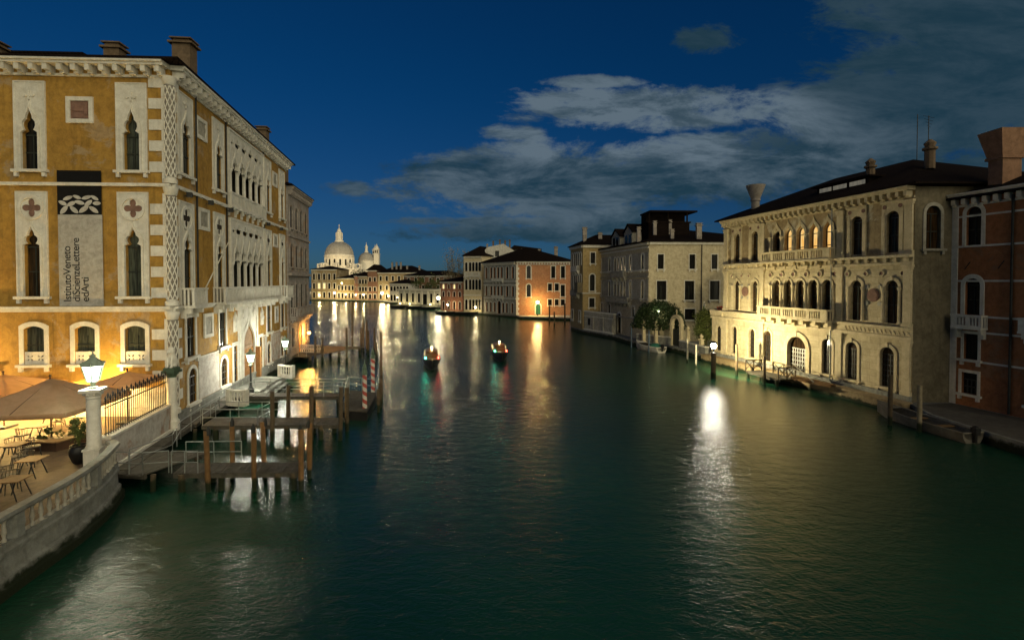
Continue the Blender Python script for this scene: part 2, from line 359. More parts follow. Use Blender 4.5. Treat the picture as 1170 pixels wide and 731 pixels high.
def ring(kind, c, w, z0, zt, fw, zs=None, top=None):
    return arch(kind if kind != 'tref' else 'ogee', c, w+2*fw, z0, zt+(top or fw*1.15), zs)[:]+arch(kind, c, w, z0, zt, zs)[::-1]

def wloc(o):
    v = Vector((0, 0, 0))
    while o: v += o.location; o = o.parent
    return v
def obj(name, mb, mat, parent=None, local=False, ang=38, flat=False):
    me = bpy.data.meshes.new(name); off = Vector((0, 0, 0)) if (local or parent is None) else wloc(parent)
    me.from_pydata([tuple(Vector(p)-off) for p in mb.v], [], mb.f)
    bm = bmesh.new(); bm.from_mesh(me); bmesh.ops.recalc_face_normals(bm, faces=bm.faces); bm.to_mesh(me); bm.free()
    if not flat:
        me.polygons.foreach_set('use_smooth', [True]*len(me.polygons)); me.set_sharp_from_angle(angle=radians(ang))
    me.materials.append(mat)
    o = bpy.data.objects.new(name, me); COL.objects.link(o)
    if parent: o.parent = parent
    return o
def thing(name, label, cat, loc=(0, 0, 0), rz=0, group=None):
    o = bpy.data.objects.new(name, None); COL.objects.link(o); o.location = loc; o.rotation_euler = (0, 0, rz); o.empty_display_size = .3
    o['label'] = label; o['category'] = cat
    if group: o['group'] = group
    return o
def tag(o, label, cat, group=None):
    o['label'] = label; o['category'] = cat
    if group: o['group'] = group
    return o
def struct(name, mb, mat, kind='structure'):
    o = obj(name, mb, mat); o['kind'] = kind; return o
def dup(root, loc, rz=None, label=None, group=None):
    r = root.copy(); COL.objects.link(r); r.location = loc
    if rz is not None: r.rotation_euler = (0, 0, rz)
    if label: r['label'] = label
    if group: r['group'] = group
    for ch in list(root.children):
        c = ch.copy(); COL.objects.link(c); c.parent = r
        for g in list(ch.children):
            d = g.copy(); COL.objects.link(d); d.parent = c
    return r
def plight(loc, power, col, r=.15, parent=None, name='lamp_light'):
    l = bpy.data.lights.new(name, 'POINT'); l.energy = power; l.color = col; l.shadow_soft_size = r
    o = bpy.data.objects.new(name, l); COL.objects.link(o)
    if parent: o.parent = parent; o.location = Vector(loc)-wloc(parent)
    else: o.location = loc
    return o

def window(F, root, kind, c, w, z0, zt, zs=None, fm=ISTRIA, fw=.16, fd=.07, pm=G_DARK, sill=True, bars=(1, 1), panel=None, quat=None, quatm=GALL, barm=G_SHUT, pd=.22, top=None, hole=True, name='window', keystone=False):
    """one window: surround proud of the wall, real recess in the wall, pane and glazing bars set back"""
    h = arch(kind, c, w, z0, zt, zs)
    if hole: F.holes.append(h)
    mb = MB()
    if panel:
        u0, u1, a, b = panel; hs = [h]
        if a >= z0-1e-6:                                # panel stops at the sill: notch instead of a hole
            hs = []; outer = [(u0, z0), (u0, b), (u1, b), (u1, z0)]+h[::-1]
        else: outer = rect(u0, u1, a, b)
        if quat: hs = hs+[quatre(c, quat[0], quat[1])]
        elif b-zt > .8:                                 # carved cross finial over the arch
            F.box(mb, c-.05, c+.05, zt+.42, zt+.95, fd+.002, fd+.07); F.box(mb, c-.20, c+.20, zt+.62, zt+.74, fd+.003, fd+.065)
            for k in (-1, 1): F.solid(mb, circ(c+k*.22, zt+.68, .10, 8), [], fd+.004, fd+.075)
        F.solid(mb, outer, hs, .004, fd)
        for (p0, p1, q0, q1) in ((u0-.07, u0, a, b), (u1, u1+.07, a, b), (u0-.07, u1+.07, b, b+.08)):   # rope moulding
            F.box(mb, p0, p1, q0, q1, .004, fd+.035)
        F.solid(mb, ring(kind, c, w, z0, zt, .12, zs, .3), [], fd+.002, fd+.08)
    else:
        F.solid(mb, ring(kind, c, w, z0, zt, fw, zs, top), [], .004, fd)
        if keystone: F.box(mb, c-.09, c+.09, zt-.02, zt+fw+.10, .01, fd+.06)
    fr = obj(name, mb, fm, root)
    p = MB(); F.solid(p, h, [], -pd-.02, -pd, sides=False); obj('pane', p, pm, fr)
    if bars:
        s = MB(); nv, nh = bars; bw = .035
        for i in range(nv):
            x = c-w/2+w*(i+1)/(nv+1); F.box(s, x-bw, x+bw, z0+.05, (zs or zt-w/2)+.0, -pd+.003, -pd+.05)
        H = (zs or (zt-w/2 if kind == 'round' else zt))-z0
        for i in range(nh+1):
            z = z0+H*(i+1)/(nh+1); F.box(s, c-w/2+.02, c+w/2-.02, z-bw-.01, z+bw-.01, -pd+.006, -pd+.055)
        obj('sash', s, barm, fr)
    if sill:
        s = MB(); e = fw+.12 if not panel else (panel[1]-panel[0])/2-w/2+.18
        F.box(s, c-w/2-e, c+w/2+e, z0-.16, z0-.003, .003, fd+.16)
        for k in (-1, 1): F.box(s, c+k*(w/2+e-.22)-.09, c+k*(w/2+e-.22)+.09, z0-.42, z0-.163, .003, fd+.10)
        obj('sill', s, fm, fr)
    if quat:
        q = MB(); F.solid(q, rect(c-quat[1], c+quat[1], quat[0]-quat[1], quat[0]+quat[1]), [], .003, .012); obj('quatrefoil', q, quatm, fr)
        q = MB(); F.solid(q, circ(c, quat[0], quat[1]*1.32, 28), [circ(c, quat[0], quat[1]*1.06, 28)], fd+.002, fd+.07); obj('roundel', q, fm, fr)
    return fr
def balcony(F, root, u0, u1, z0, z1, d, mat=ISTRIA, pitch=.24, posts=None, brackets=True):
    """stone balcony: slab on brackets, pierced balustrade on three sides, rail"""
    mb = MB(); F.box(mb, u0, u1, z0-.16, z0, .003, d+.06)
    if brackets:
        n = max(2, int((u1-u0)/1.4)+1)
        for i in range(n):
            c = u0+.2+(u1-u0-.4)*i/(n-1); F.box(mb, c-.11, c+.11, z0-.5, z0-.162, .003, d*.75); F.box(mb, c-.11, c+.11, z0-.8, z0-.502, .003, d*.4)
    b = obj('balcony', mb, mat, root)
    r = MB(); F.box(r, u0-.03, u1+.03, z1-.12, z1, d-.2, d+.05)
    for u in (u0, u1-.16): F.box(r, u, u+.16, z1-.117, z1-.003, .003, d-.203)
    obj('rail', r, mat, b)
    k = MB(); hs = []; n = int((u1-u0-.3)/pitch)
    po = posts or max(1, int((u1-u0)/1.7))
    for i in range(n):
        c = u0+.15+pitch*(i+.5)
        if i % max(2, int(n/po)) == 0: continue
        hs.append(rect(c-pitch*.30, c+pitch*.30, z0+.12, z1-.19))
    F.solid(k, rect(u0, u1, z0+.002, z1-.122), hs, d-.14, d)
    for u in (u0+.002, u1-.122):
        for j in range(max(2, int(d/pitch))):
            e = .02+(d-.2)*j/max(2, int(d/pitch)); F.box(k, u, u+.12, z0+.003, z1-.124, e, e+.10)
    obj('balustrade', k, mat, b)
    return b
def band(F, root, z0, z1, d, mat, name='string_course', u0=0., u1=None):
    mb = MB(); F.box(mb, u0, F.L if u1 is None else u1, z0, z1, .003, d); return obj(name, mb, mat, root)
def cornice(F, root, z0, z1, d, mat, pitch=.7, bw=.28, ext=.0):
    mb = MB(); m = (z0+z1)/2+.05
    F.box(mb, -ext, F.L+ext, m, z1-.12, .003, d); F.box(mb, -ext, F.L+ext, z1-.118, z1, .003, d+.12); F.box(mb, 0, F.L, z0-.15, z0, .003, .1)
    n = int(F.L/pitch)
    for i in range(n):
        c = pitch*.5+(F.L-pitch)*i/(n-1); F.box(mb, c-bw/2, c+bw/2, z0+.02, m-.002, .003, d-.06); F.box(mb, c-bw/2, c+bw/2, z0-.10, z0+.018, .003, d*.55)
    return obj('cornice', mb, mat, root)
def hip_roof(root, pts, z, rise, over, mat=TILE, name='roof', thick=.14):
    c = Vector((sum(p[0] for p in pts)/4, sum(p[1] for p in pts)/4)); q = []
    for i in range(4):                                  # push each edge out by the overhang
        a, b, d = (Vector(pts[i-1]), Vector(pts[i]), Vector(pts[(i+1) % 4]))
        def nrm(p, r):
            e = (r-p).normalized(); n = Vector((e.y, -e.x)); return n if n.dot((p+r)/2-c) > 0 else -n
        n1, n2 = nrm(a, b), nrm(b, d); k = over/max(.3, 1+n1.dot(n2)); q.append(b+(n1+n2)*k)
    ln = [(q[(i+1) % 4]-q[i]).length for i in range(4)]
    if ln[0]+ln[2] < ln[1]+ln[3]: q = q[1:]+q[:1]; ln = ln[1:]+ln[:1]
    m1 = (q[1]+q[2])/2; m3 = (q[3]+q[0])/2; t = min(.49, (ln[1]+ln[3])/4/max(.1, (m1-m3).length))
    r1, r3 = m1.lerp(m3, t), m3.lerp(m1, t)
    vs = [(p.x, p.y, z) for p in q]+[(p.x, p.y, z+thick) for p in q]+[(r1.x, r1.y, z+rise), (r3.x, r3.y, z+rise)]
    fs = [(0, 3, 2, 1)]+[(i, (i+1) % 4, (i+1) % 4+4, i+4) for i in range(4)]+[(4, 5, 8, 9), (6, 7, 9, 8), (5, 6, 8), (7, 4, 9)]
    mb = MB(); mb.add(vs, fs); return obj(name, mb, mat, root)
def chimney(root, x, y, z0, z1, w, mat=CHIM, style='cap', rz=0):
    mb = MB()
    if style == 'flare':                                # the Venetian upturned cone
        mb.lathe(x, y, [(w*.42, z0), (w*.42, z0+(z1-z0)*.50), (w*.52, z0+(z1-z0)*.50+.04), (w*.52, z0+(z1-z0)*.56), (w*.45, z0+(z1-z0)*.57), (w*.95, z1-.14), (w*1.0, z1), (w*.8, z1), (w*.5, z1-.5)], 14)
    elif style == 'square_flare':
        mb.box(x, y, (z0+z1)/2-.9, w, w*.8, z1-z0-1.8, rz)
        a, b = w*.55, w*.86; zz = z1-1.75
        q = [(x+i*a, y+j*a*.8, zz) for i, j in ((-1, -1), (1, -1), (1, 1), (-1, 1))]+[(x+i*b, y+j*b*.8, z1) for i, j in ((-1, -1), (1, -1), (1, 1), (-1, 1))]
        mb.hexa(q); mb.box(x, y, zz-.12, w*1.2, w, .2, rz)
    else:
        mb.box(x, y, (z0+z1)/2, w, w*.8, z1-z0, rz); mb.box(x, y, z1+.06, w*1.35, w*1.1, .12, rz)
        mb.box(x, y, z1+.22, w*.9, w*.7, .2, rz); mb.box(x, y, z1+.36, w*1.2, w, .08, rz)
    return obj('chimney', mb, mat, root)
def house(name, label, cat, pts, z0, z1, wm, facs, rise=2., over=.5, group=None, roofm=TILE, fm=ISTRIA, corn=None):
    """pts: plan corners; facs: {edge: [window args...]}; returns root, list of Fac, roof"""
    cx, cy = sum(p[0] for p in pts)/len(pts), sum(p[1] for p in pts)/len(pts)
    root = thing(name, label, cat, (pts[0][0], pts[0][1], z0), group=group); FS = []; mb = MB()
    for i in range(len(pts)):
        a, b = pts[i], pts[(i+1) % len(pts)]
        F = Fac(a[0], a[1], b[0], b[1], ((a[0]+b[0])/2-cx, (a[1]+b[1])/2-cy)); FS.append(F)
        for wd in facs.get(i, []): window(F, root, *wd[0], **dict(dict(fm=fm), **wd[1]))
        F.wall(mb, z0, z1)
    obj('wall', mb, wm, root)
    rf = hip_roof(root, pts, z1, rise, over, roofm) if rise and len(pts) == 4 else None
    if corn:
        for i in corn: cornice(FS[i], root, z1-.55, z1-.003, .4, fm, .8, .25)
    return root, FS, rf
def row(us, kind, w, z0, zt, **kw): return [((kind, u, w, z0, zt), kw) for u in us]
def leaves(mb, c, r, n, size, hollow=.35, zmin=-1.):
    """leaf-sized faces gathered in clumps through a crown's volume"""
    clumps = []
    for i in range(max(6, n//70)):
        while True:
            q = Vector((random.uniform(-1, 1), random.uniform(-1, 1), random.uniform(zmin, 1)))
            if hollow < q.length < 1: break
        clumps.append((q, random.uniform(.12, .26)))
    for i in range(n):
        q, s = random.choice(clumps); g = Vector((random.gauss(0, s), random.gauss(0, s), random.gauss(0, s)))
        p = Vector((c[0]+(q.x+g.x)*r[0], c[1]+(q.y+g.y)*r[1], c[2]+(q.z+g.z)*r[2]))
        a = Vector((random.gauss(0, 1), random.gauss(0, 1), random.gauss(0, 1))).normalized(); b = a.orthogonal().normalized(); z = size*random.uniform(.6, 1.4)
        b = Matrix.Rotation(random.uniform(0, 6.28), 3, a) @ b; d = a.cross(b)
        mb.add([p-b*z, p+d*z*.5, p+b*z, p-d*z*.5], [(0, 1, 2, 3)])
def tree(name, label, x, y, z, h, r, n, size, mat, cat='tree', bare=False, trunk=.18, group=None):
    root = thing(name, label, cat, (x, y, z), group=group); tb = MB()
    tb.tube([(x, y, z), (x+.1, y, z+h*.3), (x-.05, y+.1, z+h*.55)], [trunk, trunk*.8, trunk*.55], 8)
    tips = []
    for i in range(14 if bare else 8):
        a = 2*pi*i/(14 if bare else 8)+random.uniform(-.3, .3); e = random.uniform(.45, 1.0); b = Vector((x, y, z+h*random.uniform(.3, .55)))
        t1 = b+Vector((cos(a)*r[0]*.5, sin(a)*r[1]*.5, h*.22*e)); t2 = Vector((x+cos(a)*r[0]*e*.85, y+sin(a)*r[1]*e*.85, z+h*random.uniform(.65, 1.0)))
        tb.tube([b, t1, t2], [trunk*.4, trunk*.25, trunk*.08], 5); tips += [t1, t2, (t1+t2)/2]
    obj('trunk', tb, BARK if not bare else TWIG, root)
    cb = MB()
    if bare:
        for p in tips:
            for k in range(7):
                d = Vector((random.gauss(0, 1), random.gauss(0, 1), random.gauss(.9, .6))).normalized()*random.uniform(.5, 1.6)
                cb.tube([p, p+d*.6, p+d+Vector((0, 0, .2))], [.04, .028, .01], 3, False)
    leaves(cb, (x, y, z+h*.64), (r[0], r[1], h*.36), n, size)
    obj('crown', cb, mat, root, flat=True)
    return root
# ================================================================== setting
mb = MB(); N = 3000
mb.add([(-N, -200, 0), (N, -200, 0), (N, N, 0), (-N, N, 0)], [(0, 1, 2, 3)]); struct('water', mb, WATER)
mb = MB(); mb.poly_prism([(28.6, 5), (27.75, 32.7), (28.7, 35.3), (23.7, 57.6), (22.9, 62), (22.2, 67.0), (18.3, 73.0), (16.85, 82.4), (13.1, 90.9), (11.75, 98.4), (15.5, 121), (2.0, 126), (1.2, 129.8), (-7.95, 141.1), (-8.6, 142.7), (-14.0, 144.3),
    (-18.5, 147), (-22.6, 175.5), (-37.2, 178), (-43.8, 211.5), (-52.6, 213.5), (-64.5, 236.5), (-74, 238), (-93, 250.5), (-105, 252), (-190, 275), (-400, 300), (-400, 700), (320, 700), (320, 5)], -1.5, .72)
struct('ground', mb, ISTRIA_Q)
mb = MB(); mb.poly_prism([(-20.75, 30.2), (-25.1, 54.8), (-27.4, 66.5), (-60, 84), (-300, 150), (-300, 30.4), (-40, 30.4)], -1.5, .70)
struct('ground', mb, ISTRIA_Q)

mb = MB(); mb.poly_prism([(15.2, 121.3), (2.2, 126.1), (1.3, 129.7), (15.3, 130.1)], .60, .726); struct('pavement', mb, PALE)
mb = MB(); mb.poly_prism([(28.75, 8), (27.95, 32.6), (28.85, 35.1), (31.9, 35.7), (38, 8)], .60, .724); struct('pavement', mb, LAND)
# ================================================================== the ochre palace on the left
CX0, CY0 = -20.55, 29.97
dl = hypot(.1788, 1); CE = (CX0-.1788/dl*25.25, CY0+1/dl*25.25)
dE = hypot(20.2, 1); EE = (CX0-20.2/dE*26, CY0-1/dE*26)
root = thing('ochre_palace', 'large ochre Gothic palace with white quoins and traceried windows behind the jetties', 'palace', (CX0, CY0, .7))
FE = Fac(CX0, CY0, EE[0], EE[1], (0, -1)); FC = Fac(CX0, CY0, CE[0], CE[1], (1, 0))
for c in (2.23, 8.05, 14.0):
    window(FE, root, 'tref', c, .95, 16.17, 19.85, 18.25, panel=(c-.83, c+.83, 16.17, 21.3), pm=G_CURT if c < 5 else G_DARK)
    window(FE, root, 'tref', c, .98, 8.63, 12.8, 11.6, panel=(c-.83, c+.83, 8.63, 14.8), quat=(13.9, .55), quatm=PINKM, pm=G_CURT if c < 5 else G_BROWN)
for c in (2.23, 5.15, 8.08, 11.1):
    w_ = window(FE, root, 'seg', c, 1.2, 4.55, 6.85, fw=.24, pm=G_CURT, bars=(1, 1))
    g = MB(); hs = []                                     # pierced stone panel in the lower third
    for i in range(2):
        for j in range(4):
            uu = c-.30+.60*i; a = pi/2*j+pi/4; q = [(uu+.05*cos(a), 4.93+.05*sin(a)), (uu+.16*cos(a+.35), 4.93+.16*sin(a+.35)), (uu+.25*cos(a), 4.93+.25*sin(a)), (uu+.16*cos(a-.35), 4.93+.16*sin(a-.35))]; hs.append(q)
    FE.solid(g, rect(c-.595, c+.595, 4.56, 5.3), hs, -.10, -.03); obj('pierced_panel', g, ISTRIA, w_)
def relief(F, c, w, z0, z1, m=PINKM):
    g = MB(); F.solid(g, rect(c-w/2, c+w/2, z0, z1), [rect(c-w/2+.24, c+w/2-.24, z0+.24, z1-.24)], .003, .10)
    f = obj('relief_panel', g, ISTRIA, root); q = MB(); F.box(q, c-w/2+.22, c+w/2-.22, z0+.22, z1-.22, .003, .03)
    for k in range(7): F.box(q, c+random.uniform(-.3, .3)*w-.1, c+random.uniform(-.3, .3)*w+.1, (z0+z1)/2+random.uniform(-.3, .3)*(z1-z0)-.1, (z0+z1)/2+random.uniform(-.3, .3)*(z1-z0)+.12, .02, .05+.005*k)
    obj('carving', q, m, f)
relief(FE, 5.2, 1.55, 18.95, 20.5); relief(FE, 11.0, 1.55, 18.95, 20.5)
# canal side
for c in (1.75, 6.9, 18.7, 23.5):
    b = c in (6.9, 18.7)
    window(FC, root, 'tref', c, 1.1, 16.3, 20.1, 18.7, panel=(c-.95, c+.95, 16.3, 21.3), pd=.07)
    window(FC, root, 'tref', c, 1.1, 8.1, 12.75, 11.4, panel=(c-.95, c+.95, 8.1, 14.5), quat=(13.55, .58), sill=False, pd=.07)
    window(FC, root, 'rect', c+.45 if c < 10 else c, 1.2, 4.65, 7.2, fw=.2, pm=G_DARK, pd=.07)
for c, w, z0, z1 in ((4.1, 1.7, 19.2, 20.65), (4.35, 1.7, 13.05, 14.55), (4.85, 1.5, 5.6, 7.3), (21.1, 1.6, 19.2, 20.65), (21.1, 1.6, 13.05, 14.4), (21.2, 1.1, 5.3, 7.0)): relief(FC, c, w, z0, z1, GREYST)
for c, w, z0, z1 in ((2.35, 1.1, 1.6, 3.85), (7.55, 1.2, 1.65, 3.75), (18.6, 1.0, 1.6, 3.5), (23.2, 1.0, 1.6, 3.5)): window(FC, root, 'round', c, w, z0, z1, fw=.2, pm=G_BROWN, bars=(2, 2), barm=IRON, pd=.07)
for c in (9.9, 16.2): window(FC, root, 'rect', c, .85, 1.35, 4.4, fw=.22, pm=G_BROWN, bars=(2, 4), barm=IRON, sill=False, pd=.07)
def loggia(z0, zsp, ztip, ztop, u0, u1, n, zq, rq):
    """open Gothic gallery: pierced tracery slab over columns, glazed wall set back behind it"""
    FC.holes.append(rect(u0+.3, u1-.3, z0, ztop-.3)); p = (u1-u0-.7)/n; hs = []; mb = MB()
    for i in range(n): hs.append(arch('tref', u0+.35+p*(i+.5), p-.30, z0+.02, ztip, zsp))
    for i in range(n+1): hs.append(quatre(u0+.35+p*min(n-.28, max(.28, i)), zq, rq*(1 if 0 < i < n else .55)))
    FC.solid(mb, rect(u0, u1, z0, ztop), hs, .0, .13)
    for a, b, c_, d_ in ((u0, u1, ztop, ztop+.14), (u0-.1, u0, z0, ztop+.14), (u1, u1+.1, z0, ztop+.14)): FC.box(mb, a, b, c_, d_, .003, .22)
    for i in range(n):                                    # moulded arch hoods
        FC.solid(mb, ring('tref', u0+.35+p*(i+.5), p-.30, zsp-.05, ztip, .09, zsp, .30), [], .162, .24)
    lg = obj('loggia', mb, ISTRIA, root)
    for i in range(n+1):
        k = MB(); FC.cyl(k, u0+.35+p*i, z0+.02, zsp+.1, .115, .10, 12); obj('column', k, ISTRIA, lg)
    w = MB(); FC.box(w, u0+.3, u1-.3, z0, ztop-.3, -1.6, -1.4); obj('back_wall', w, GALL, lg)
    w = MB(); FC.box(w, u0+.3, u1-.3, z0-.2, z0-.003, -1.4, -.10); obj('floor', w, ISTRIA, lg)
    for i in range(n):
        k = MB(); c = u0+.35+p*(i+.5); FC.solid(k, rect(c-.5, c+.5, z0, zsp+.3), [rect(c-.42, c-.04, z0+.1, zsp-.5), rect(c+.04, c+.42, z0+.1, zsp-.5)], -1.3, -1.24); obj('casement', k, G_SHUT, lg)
loggia(16.45, 18.25, 19.55, 21.3, 8.65, 17.05, 5, 20.45, .52)
loggia(8.1, 10.95, 12.7, 14.4, 8.85, 16.95, 5, 13.55, .60)
balcony(FC, root, .8, 2.75, 8.0, 9.12, .85); balcony(FC, root, 5.75, 19.9, 8.0, 9.12, .85, posts=7); balcony(FC, root, 22.3, 24.7, 8.0, 9.12, .85)
balcony(FC, root, 8.5, 17.2, 15.45, 16.5, .35, brackets=True)
# portal
FC.holes.append(arch('ogee', 12.9, 2.7, .9, 6.3, 3.9)); mb = MB()
FC.solid(mb, [(10.5, .9), (10.5, 7.55), (15.3, 7.55), (15.3, .9)]+arch('ogee', 12.9, 2.7, .9, 6.3, 3.9)[::-1], [], .004, .07)
FC.solid(mb, ring('ogee', 12.9, 2.7, .9, 6.3, .28, 3.9, .55), [], .072, .14)
for c in (10.9, 14.9): FC.box(mb, c-.2, c+.2, .9, 7.4, .072, .16)
for c in (11.6, 14.2): FC.solid(mb, circ(c, 6.75, .34), [], .072, .18)
po = obj('portal', mb, ISTRIA, root)
mb = MB(); FC.box(mb, 11.5, 14.3, .9, 3.75, -.20, -.09)
for i in range(5):
    for j in range(8): FC.box(mb, 11.62+.54*i, 12.08+.54*i, 1.02+.34*j, 1.28+.34*j, -.088, -.04)
obj('door', mb, PORTALW, po)
mb = MB(); FC.box(mb, 11.5, 14.3, 3.76, 4.05, -.20, -.02); FC.box(mb, 11.5, 14.3, 4.06, 6.3, -.20, -.10); obj('transom', mb, M('transom_wood', (.30, .20, .12), streak=.1), po)
mb = MB(); FC.box(mb, 14.35, 14.75, .9, 3.7, -.05, .5); obj('door_leaf', mb, PORTALW, po)
for c in (9.85, 16.5):
    g = MB(); FC.solid(g, arch('ogee', c, .62, 5.5, 7.1), [], .003, .12); FC.solid(g, circ(c, 6.2, .2), [], .122, .2); obj('crest', g, ISTRIA, root)
# lower stone facing, frescoed and worn
for i, (a, b, z1) in enumerate(((3.25, 6.6, 4.35), (17.3, 18.0, 4.3), (19.3, 22.5, 4.3))):
    g = MB(); FC.box(g, a, b, 1.55, z1, .003, .05); obj('stone_facing', g, PALE, root)
g = MB(); FC.box(g, .02, 25.25, .70, 1.35, .003, .16); FC.box(g, .02, 25.25, 1.352, 1.5, .003, .22); obj('plinth', g, ISTRIA_Q, root)
g = MB(); FE.box(g, .02, 26, .70, 1.9, .003, .18); FE.box(g, .4, 26, 1.902, 3.1, .003, .06); obj('plinth', g, PALE, root)
for F in (FE, FC):
    band(F, root, 7.86, 8.02, .28, ISTRIA); band(F, root, 7.70, 7.857, .12, ISTRIA); band(F, root, 15.22, 15.40, .22, ISTRIA); cornice(F, root, 21.85, 22.5, .7, ISTRIA, .78, .26, ext=.0)
band(FC, root, 4.36, 4.46, .07, ISTRIA, u0=.9, u1=10.4); band(FC, root, 4.36, 4.46, .07, ISTRIA, u0=15.4)
for F, a0, a1 in ((FE, .50, 1.24), (FC, .42, .95)):
    z = 1.6; i = 0
    while z < 21.5:
        if not (7.2 < z < 8.0 or 14.6 < z < 15.4): g = MB(); F.box(g, .16, a1 if i % 2 else a0, z, z+.62, .003, .06); obj('quoin', g, ISTRIA, root)
        z += .63; i += 1
LATT = M('lattice_gap_shade', (.26, .24, .20), (.18, .165, .14), scale=5, streak=.2, fine=18)  # darker core colour paints shaded gaps between the lattice rolls
ax, ay = FC.P(.12, 0, -.10)[:2]; g = MB()
for z0, z1 in ((1.5, 7.7), (8.05, 15.2), (15.42, 21.8)):
    g.lathe(ax, ay, [(.38, z0), (.38, z0+.25), (.26, z0+.35), (.26, z1-.5), (.32, z1-.45), (.40, z1-.1), (.40, z1)], 16)
    n = int((z1-z0)/.30)
    for k in range(7):                                   # roll mouldings winding up the corner shaft
        for sgn in (1, -1):
            g.tube([(ax+.285*cos(k*2*pi/7+sgn*q*.34), ay+.285*sin(k*2*pi/7+sgn*q*.34), z0+.38+(z1-z0-.95)*q/n) for q in range(n+1)], .035, 4, False)
obj('corner_column', g, ISTRIA, root); g = MB()
for z0, z1 in ((1.5, 7.7), (8.05, 15.2), (15.42, 21.8)): g.lathe(ax, ay, [(.272, z0+.4), (.272, z1-.5)], 16)
obj('column_core', g, LATT, root)
mb = MB(); FE.wall(mb, .7, 22.45); FC.wall(mb, .7, 22.45, u1=FC.L, rev=.12)
EB = (EE[0]-5, EE[1]+25); CB = (CE[0]-22, CE[1]-4)
for a, b in ((CE, CB), (CB, EB), (EB, EE)): F = Fac(a[0], a[1], b[0], b[1], (-1, 1)); F.wall(mb, .7, 22.45)
obj('wall', mb, OCHRE, root)
rf = hip_roof(root, [(CX0, CY0), CE, CB, EE], 22.51, 2.6, .85)
def on(F, u_, d_): return F.P(u_, 0, d_)[:2]
for (px_, py_), z1, w in ((on(FE, 4.3, -1.6), 24.0, .9), (on(FC, 4.5, -1.1), 25.6, 1.15), (on(FC, 21.5, -1.2), 24.9, 1.0), (on(FE, 13, -3), 24.6, 1.2)):
    chimney(rf, px_, py_, 22.4, z1, w, CHIMD, rz=.1)
g = MB(); x, y = on(FE, 7.9, -2.2); g.box(x, y, 23.55, 4.2, 2.4, .12, .05); g.box(x, y, 23.0, 3.6, 1.9, .9, .05); obj('dormer', g, TILE, rf)
for uu in (1.4, 4.6, 8.2, 17.6, 22.0):
    g = MB(); x, y, _ = FC.P(uu, 0, .40); g.box(x, y, 15.0, .30, .26, .30, .3); g.tube([FC.P(uu, 14.95, .1), (x, y, 14.95)], .03, 6); obj('floodlight', g, IRON, root)
for uu in (3.25, 8.35, 17.35):
    g = MB(); x, y, _ = FC.P(uu, 0, .07); g.tube([(x, y, 8.0), (x, y, 21.8)], .055, 6); obj('downpipe', g, IRON, root)
g = MB(); g.tube([FC.P(2.2, 8.9, .85), FC.P(3.7, 12.4, 1.9)], [.045, .03], 6); obj('flagpole', g, WHITEPOLE, root)

# banner on the end wall
br = thing('banner', 'tall grey and black cloth banner hung on the ochre end wall', 'banner', FE.P(5.25, 8.0, .1))
g = MB(); FE.box(g, 3.98, 6.50, 13.5, 16.12, .12, .15); obj('black_cloth', g, BLACKC, br)
g = MB(); FE.box(g, 3.95, 6.48, 8.05, 13.498, .12, .15); obj('grey_cloth', g, GREYC, br)
g = MB()                                                   # white network of leaf-shaped cells on the black half
nodes = [(0, .0), (.55, .12), (1.15, -.02), (1.75, .15), (2.4, .05), (.25, .55), (.85, .50), (1.45, .60), (2.1, .52), (.0, .95), (.6, 1.0), (1.2, 1.02), (1.8, .98), (2.4, 1.0)]
cells = [(.32, .22, .32, .14, 50), (.90, .22, .30, .13, -40), (1.45, .26, .34, .14, 35), (2.02, .24, .32, .13, -35), (.25, .62, .26, .12, -25), (.74, .58, .28, .13, 25), (1.22, .66, .30, .12, -15), (1.72, .62, .28, .13, 40), (2.20, .62, .24, .12, 0), (.55, .92, .30, .11, 20), (1.08, .98, .26, .10, -20), (1.62, .96, .30, .11, 15), (2.08, .94, .26, .10, -30)]
for cu, cz, a, b_, rot in cells:
    c_, s_ = cos(radians(rot)), sin(radians(rot)); q = []
    for i in range(16):
        t_ = 2*pi*i/16; X = a*cos(t_); Y = b_*sin(t_)*abs(sin(t_))**.35; q.append((6.44-(cu+X*c_-Y*s_), 13.56+cz+X*s_+Y*c_))
    FE.solid(g, [(max(3.99, min(6.49, a1)), max(13.51, b1)) for a1, b1 in q], [], .152, .158)
obj('emblem', g, WHITEP, br)
def lettering(text, size, origin, right, upv, mat, parent):
    cu = bpy.data.curves.new('lettering', 'FONT'); cu.body = text; cu.size = size; cu.extrude = .004; cu.space_line = .82; cu.space_character = .93
    o = bpy.data.objects.new('tmp', cu); COL.objects.link(o); bpy.context.view_layer.update()
    me = bpy.data.meshes.new_from_object(o.evaluated_get(bpy.context.evaluated_depsgraph_get())); bpy.data.objects.remove(o)
    R_, U_ = Vector(right), Vector(upv); N_ = R_.cross(U_); off = wloc(parent)
    for v in me.vertices: v.co = Vector(origin)+R_*v.co.x+U_*v.co.y+N_*v.co.z-off
    me.materials.clear(); me.materials.append(mat)
    o = bpy.data.objects.new('lettering', me); COL.objects.link(o); o.parent = parent; return o
lettering('IstitutoVeneto\ndiScienzeLettere\nedArti', .62, FE.P(5.80, 8.30, .156), (0, 0, 1), (-FE.ux*-1, -FE.uy*-1, 0), M('black_ink', (.012, .012, .012), streak=0, bump=.01), br)

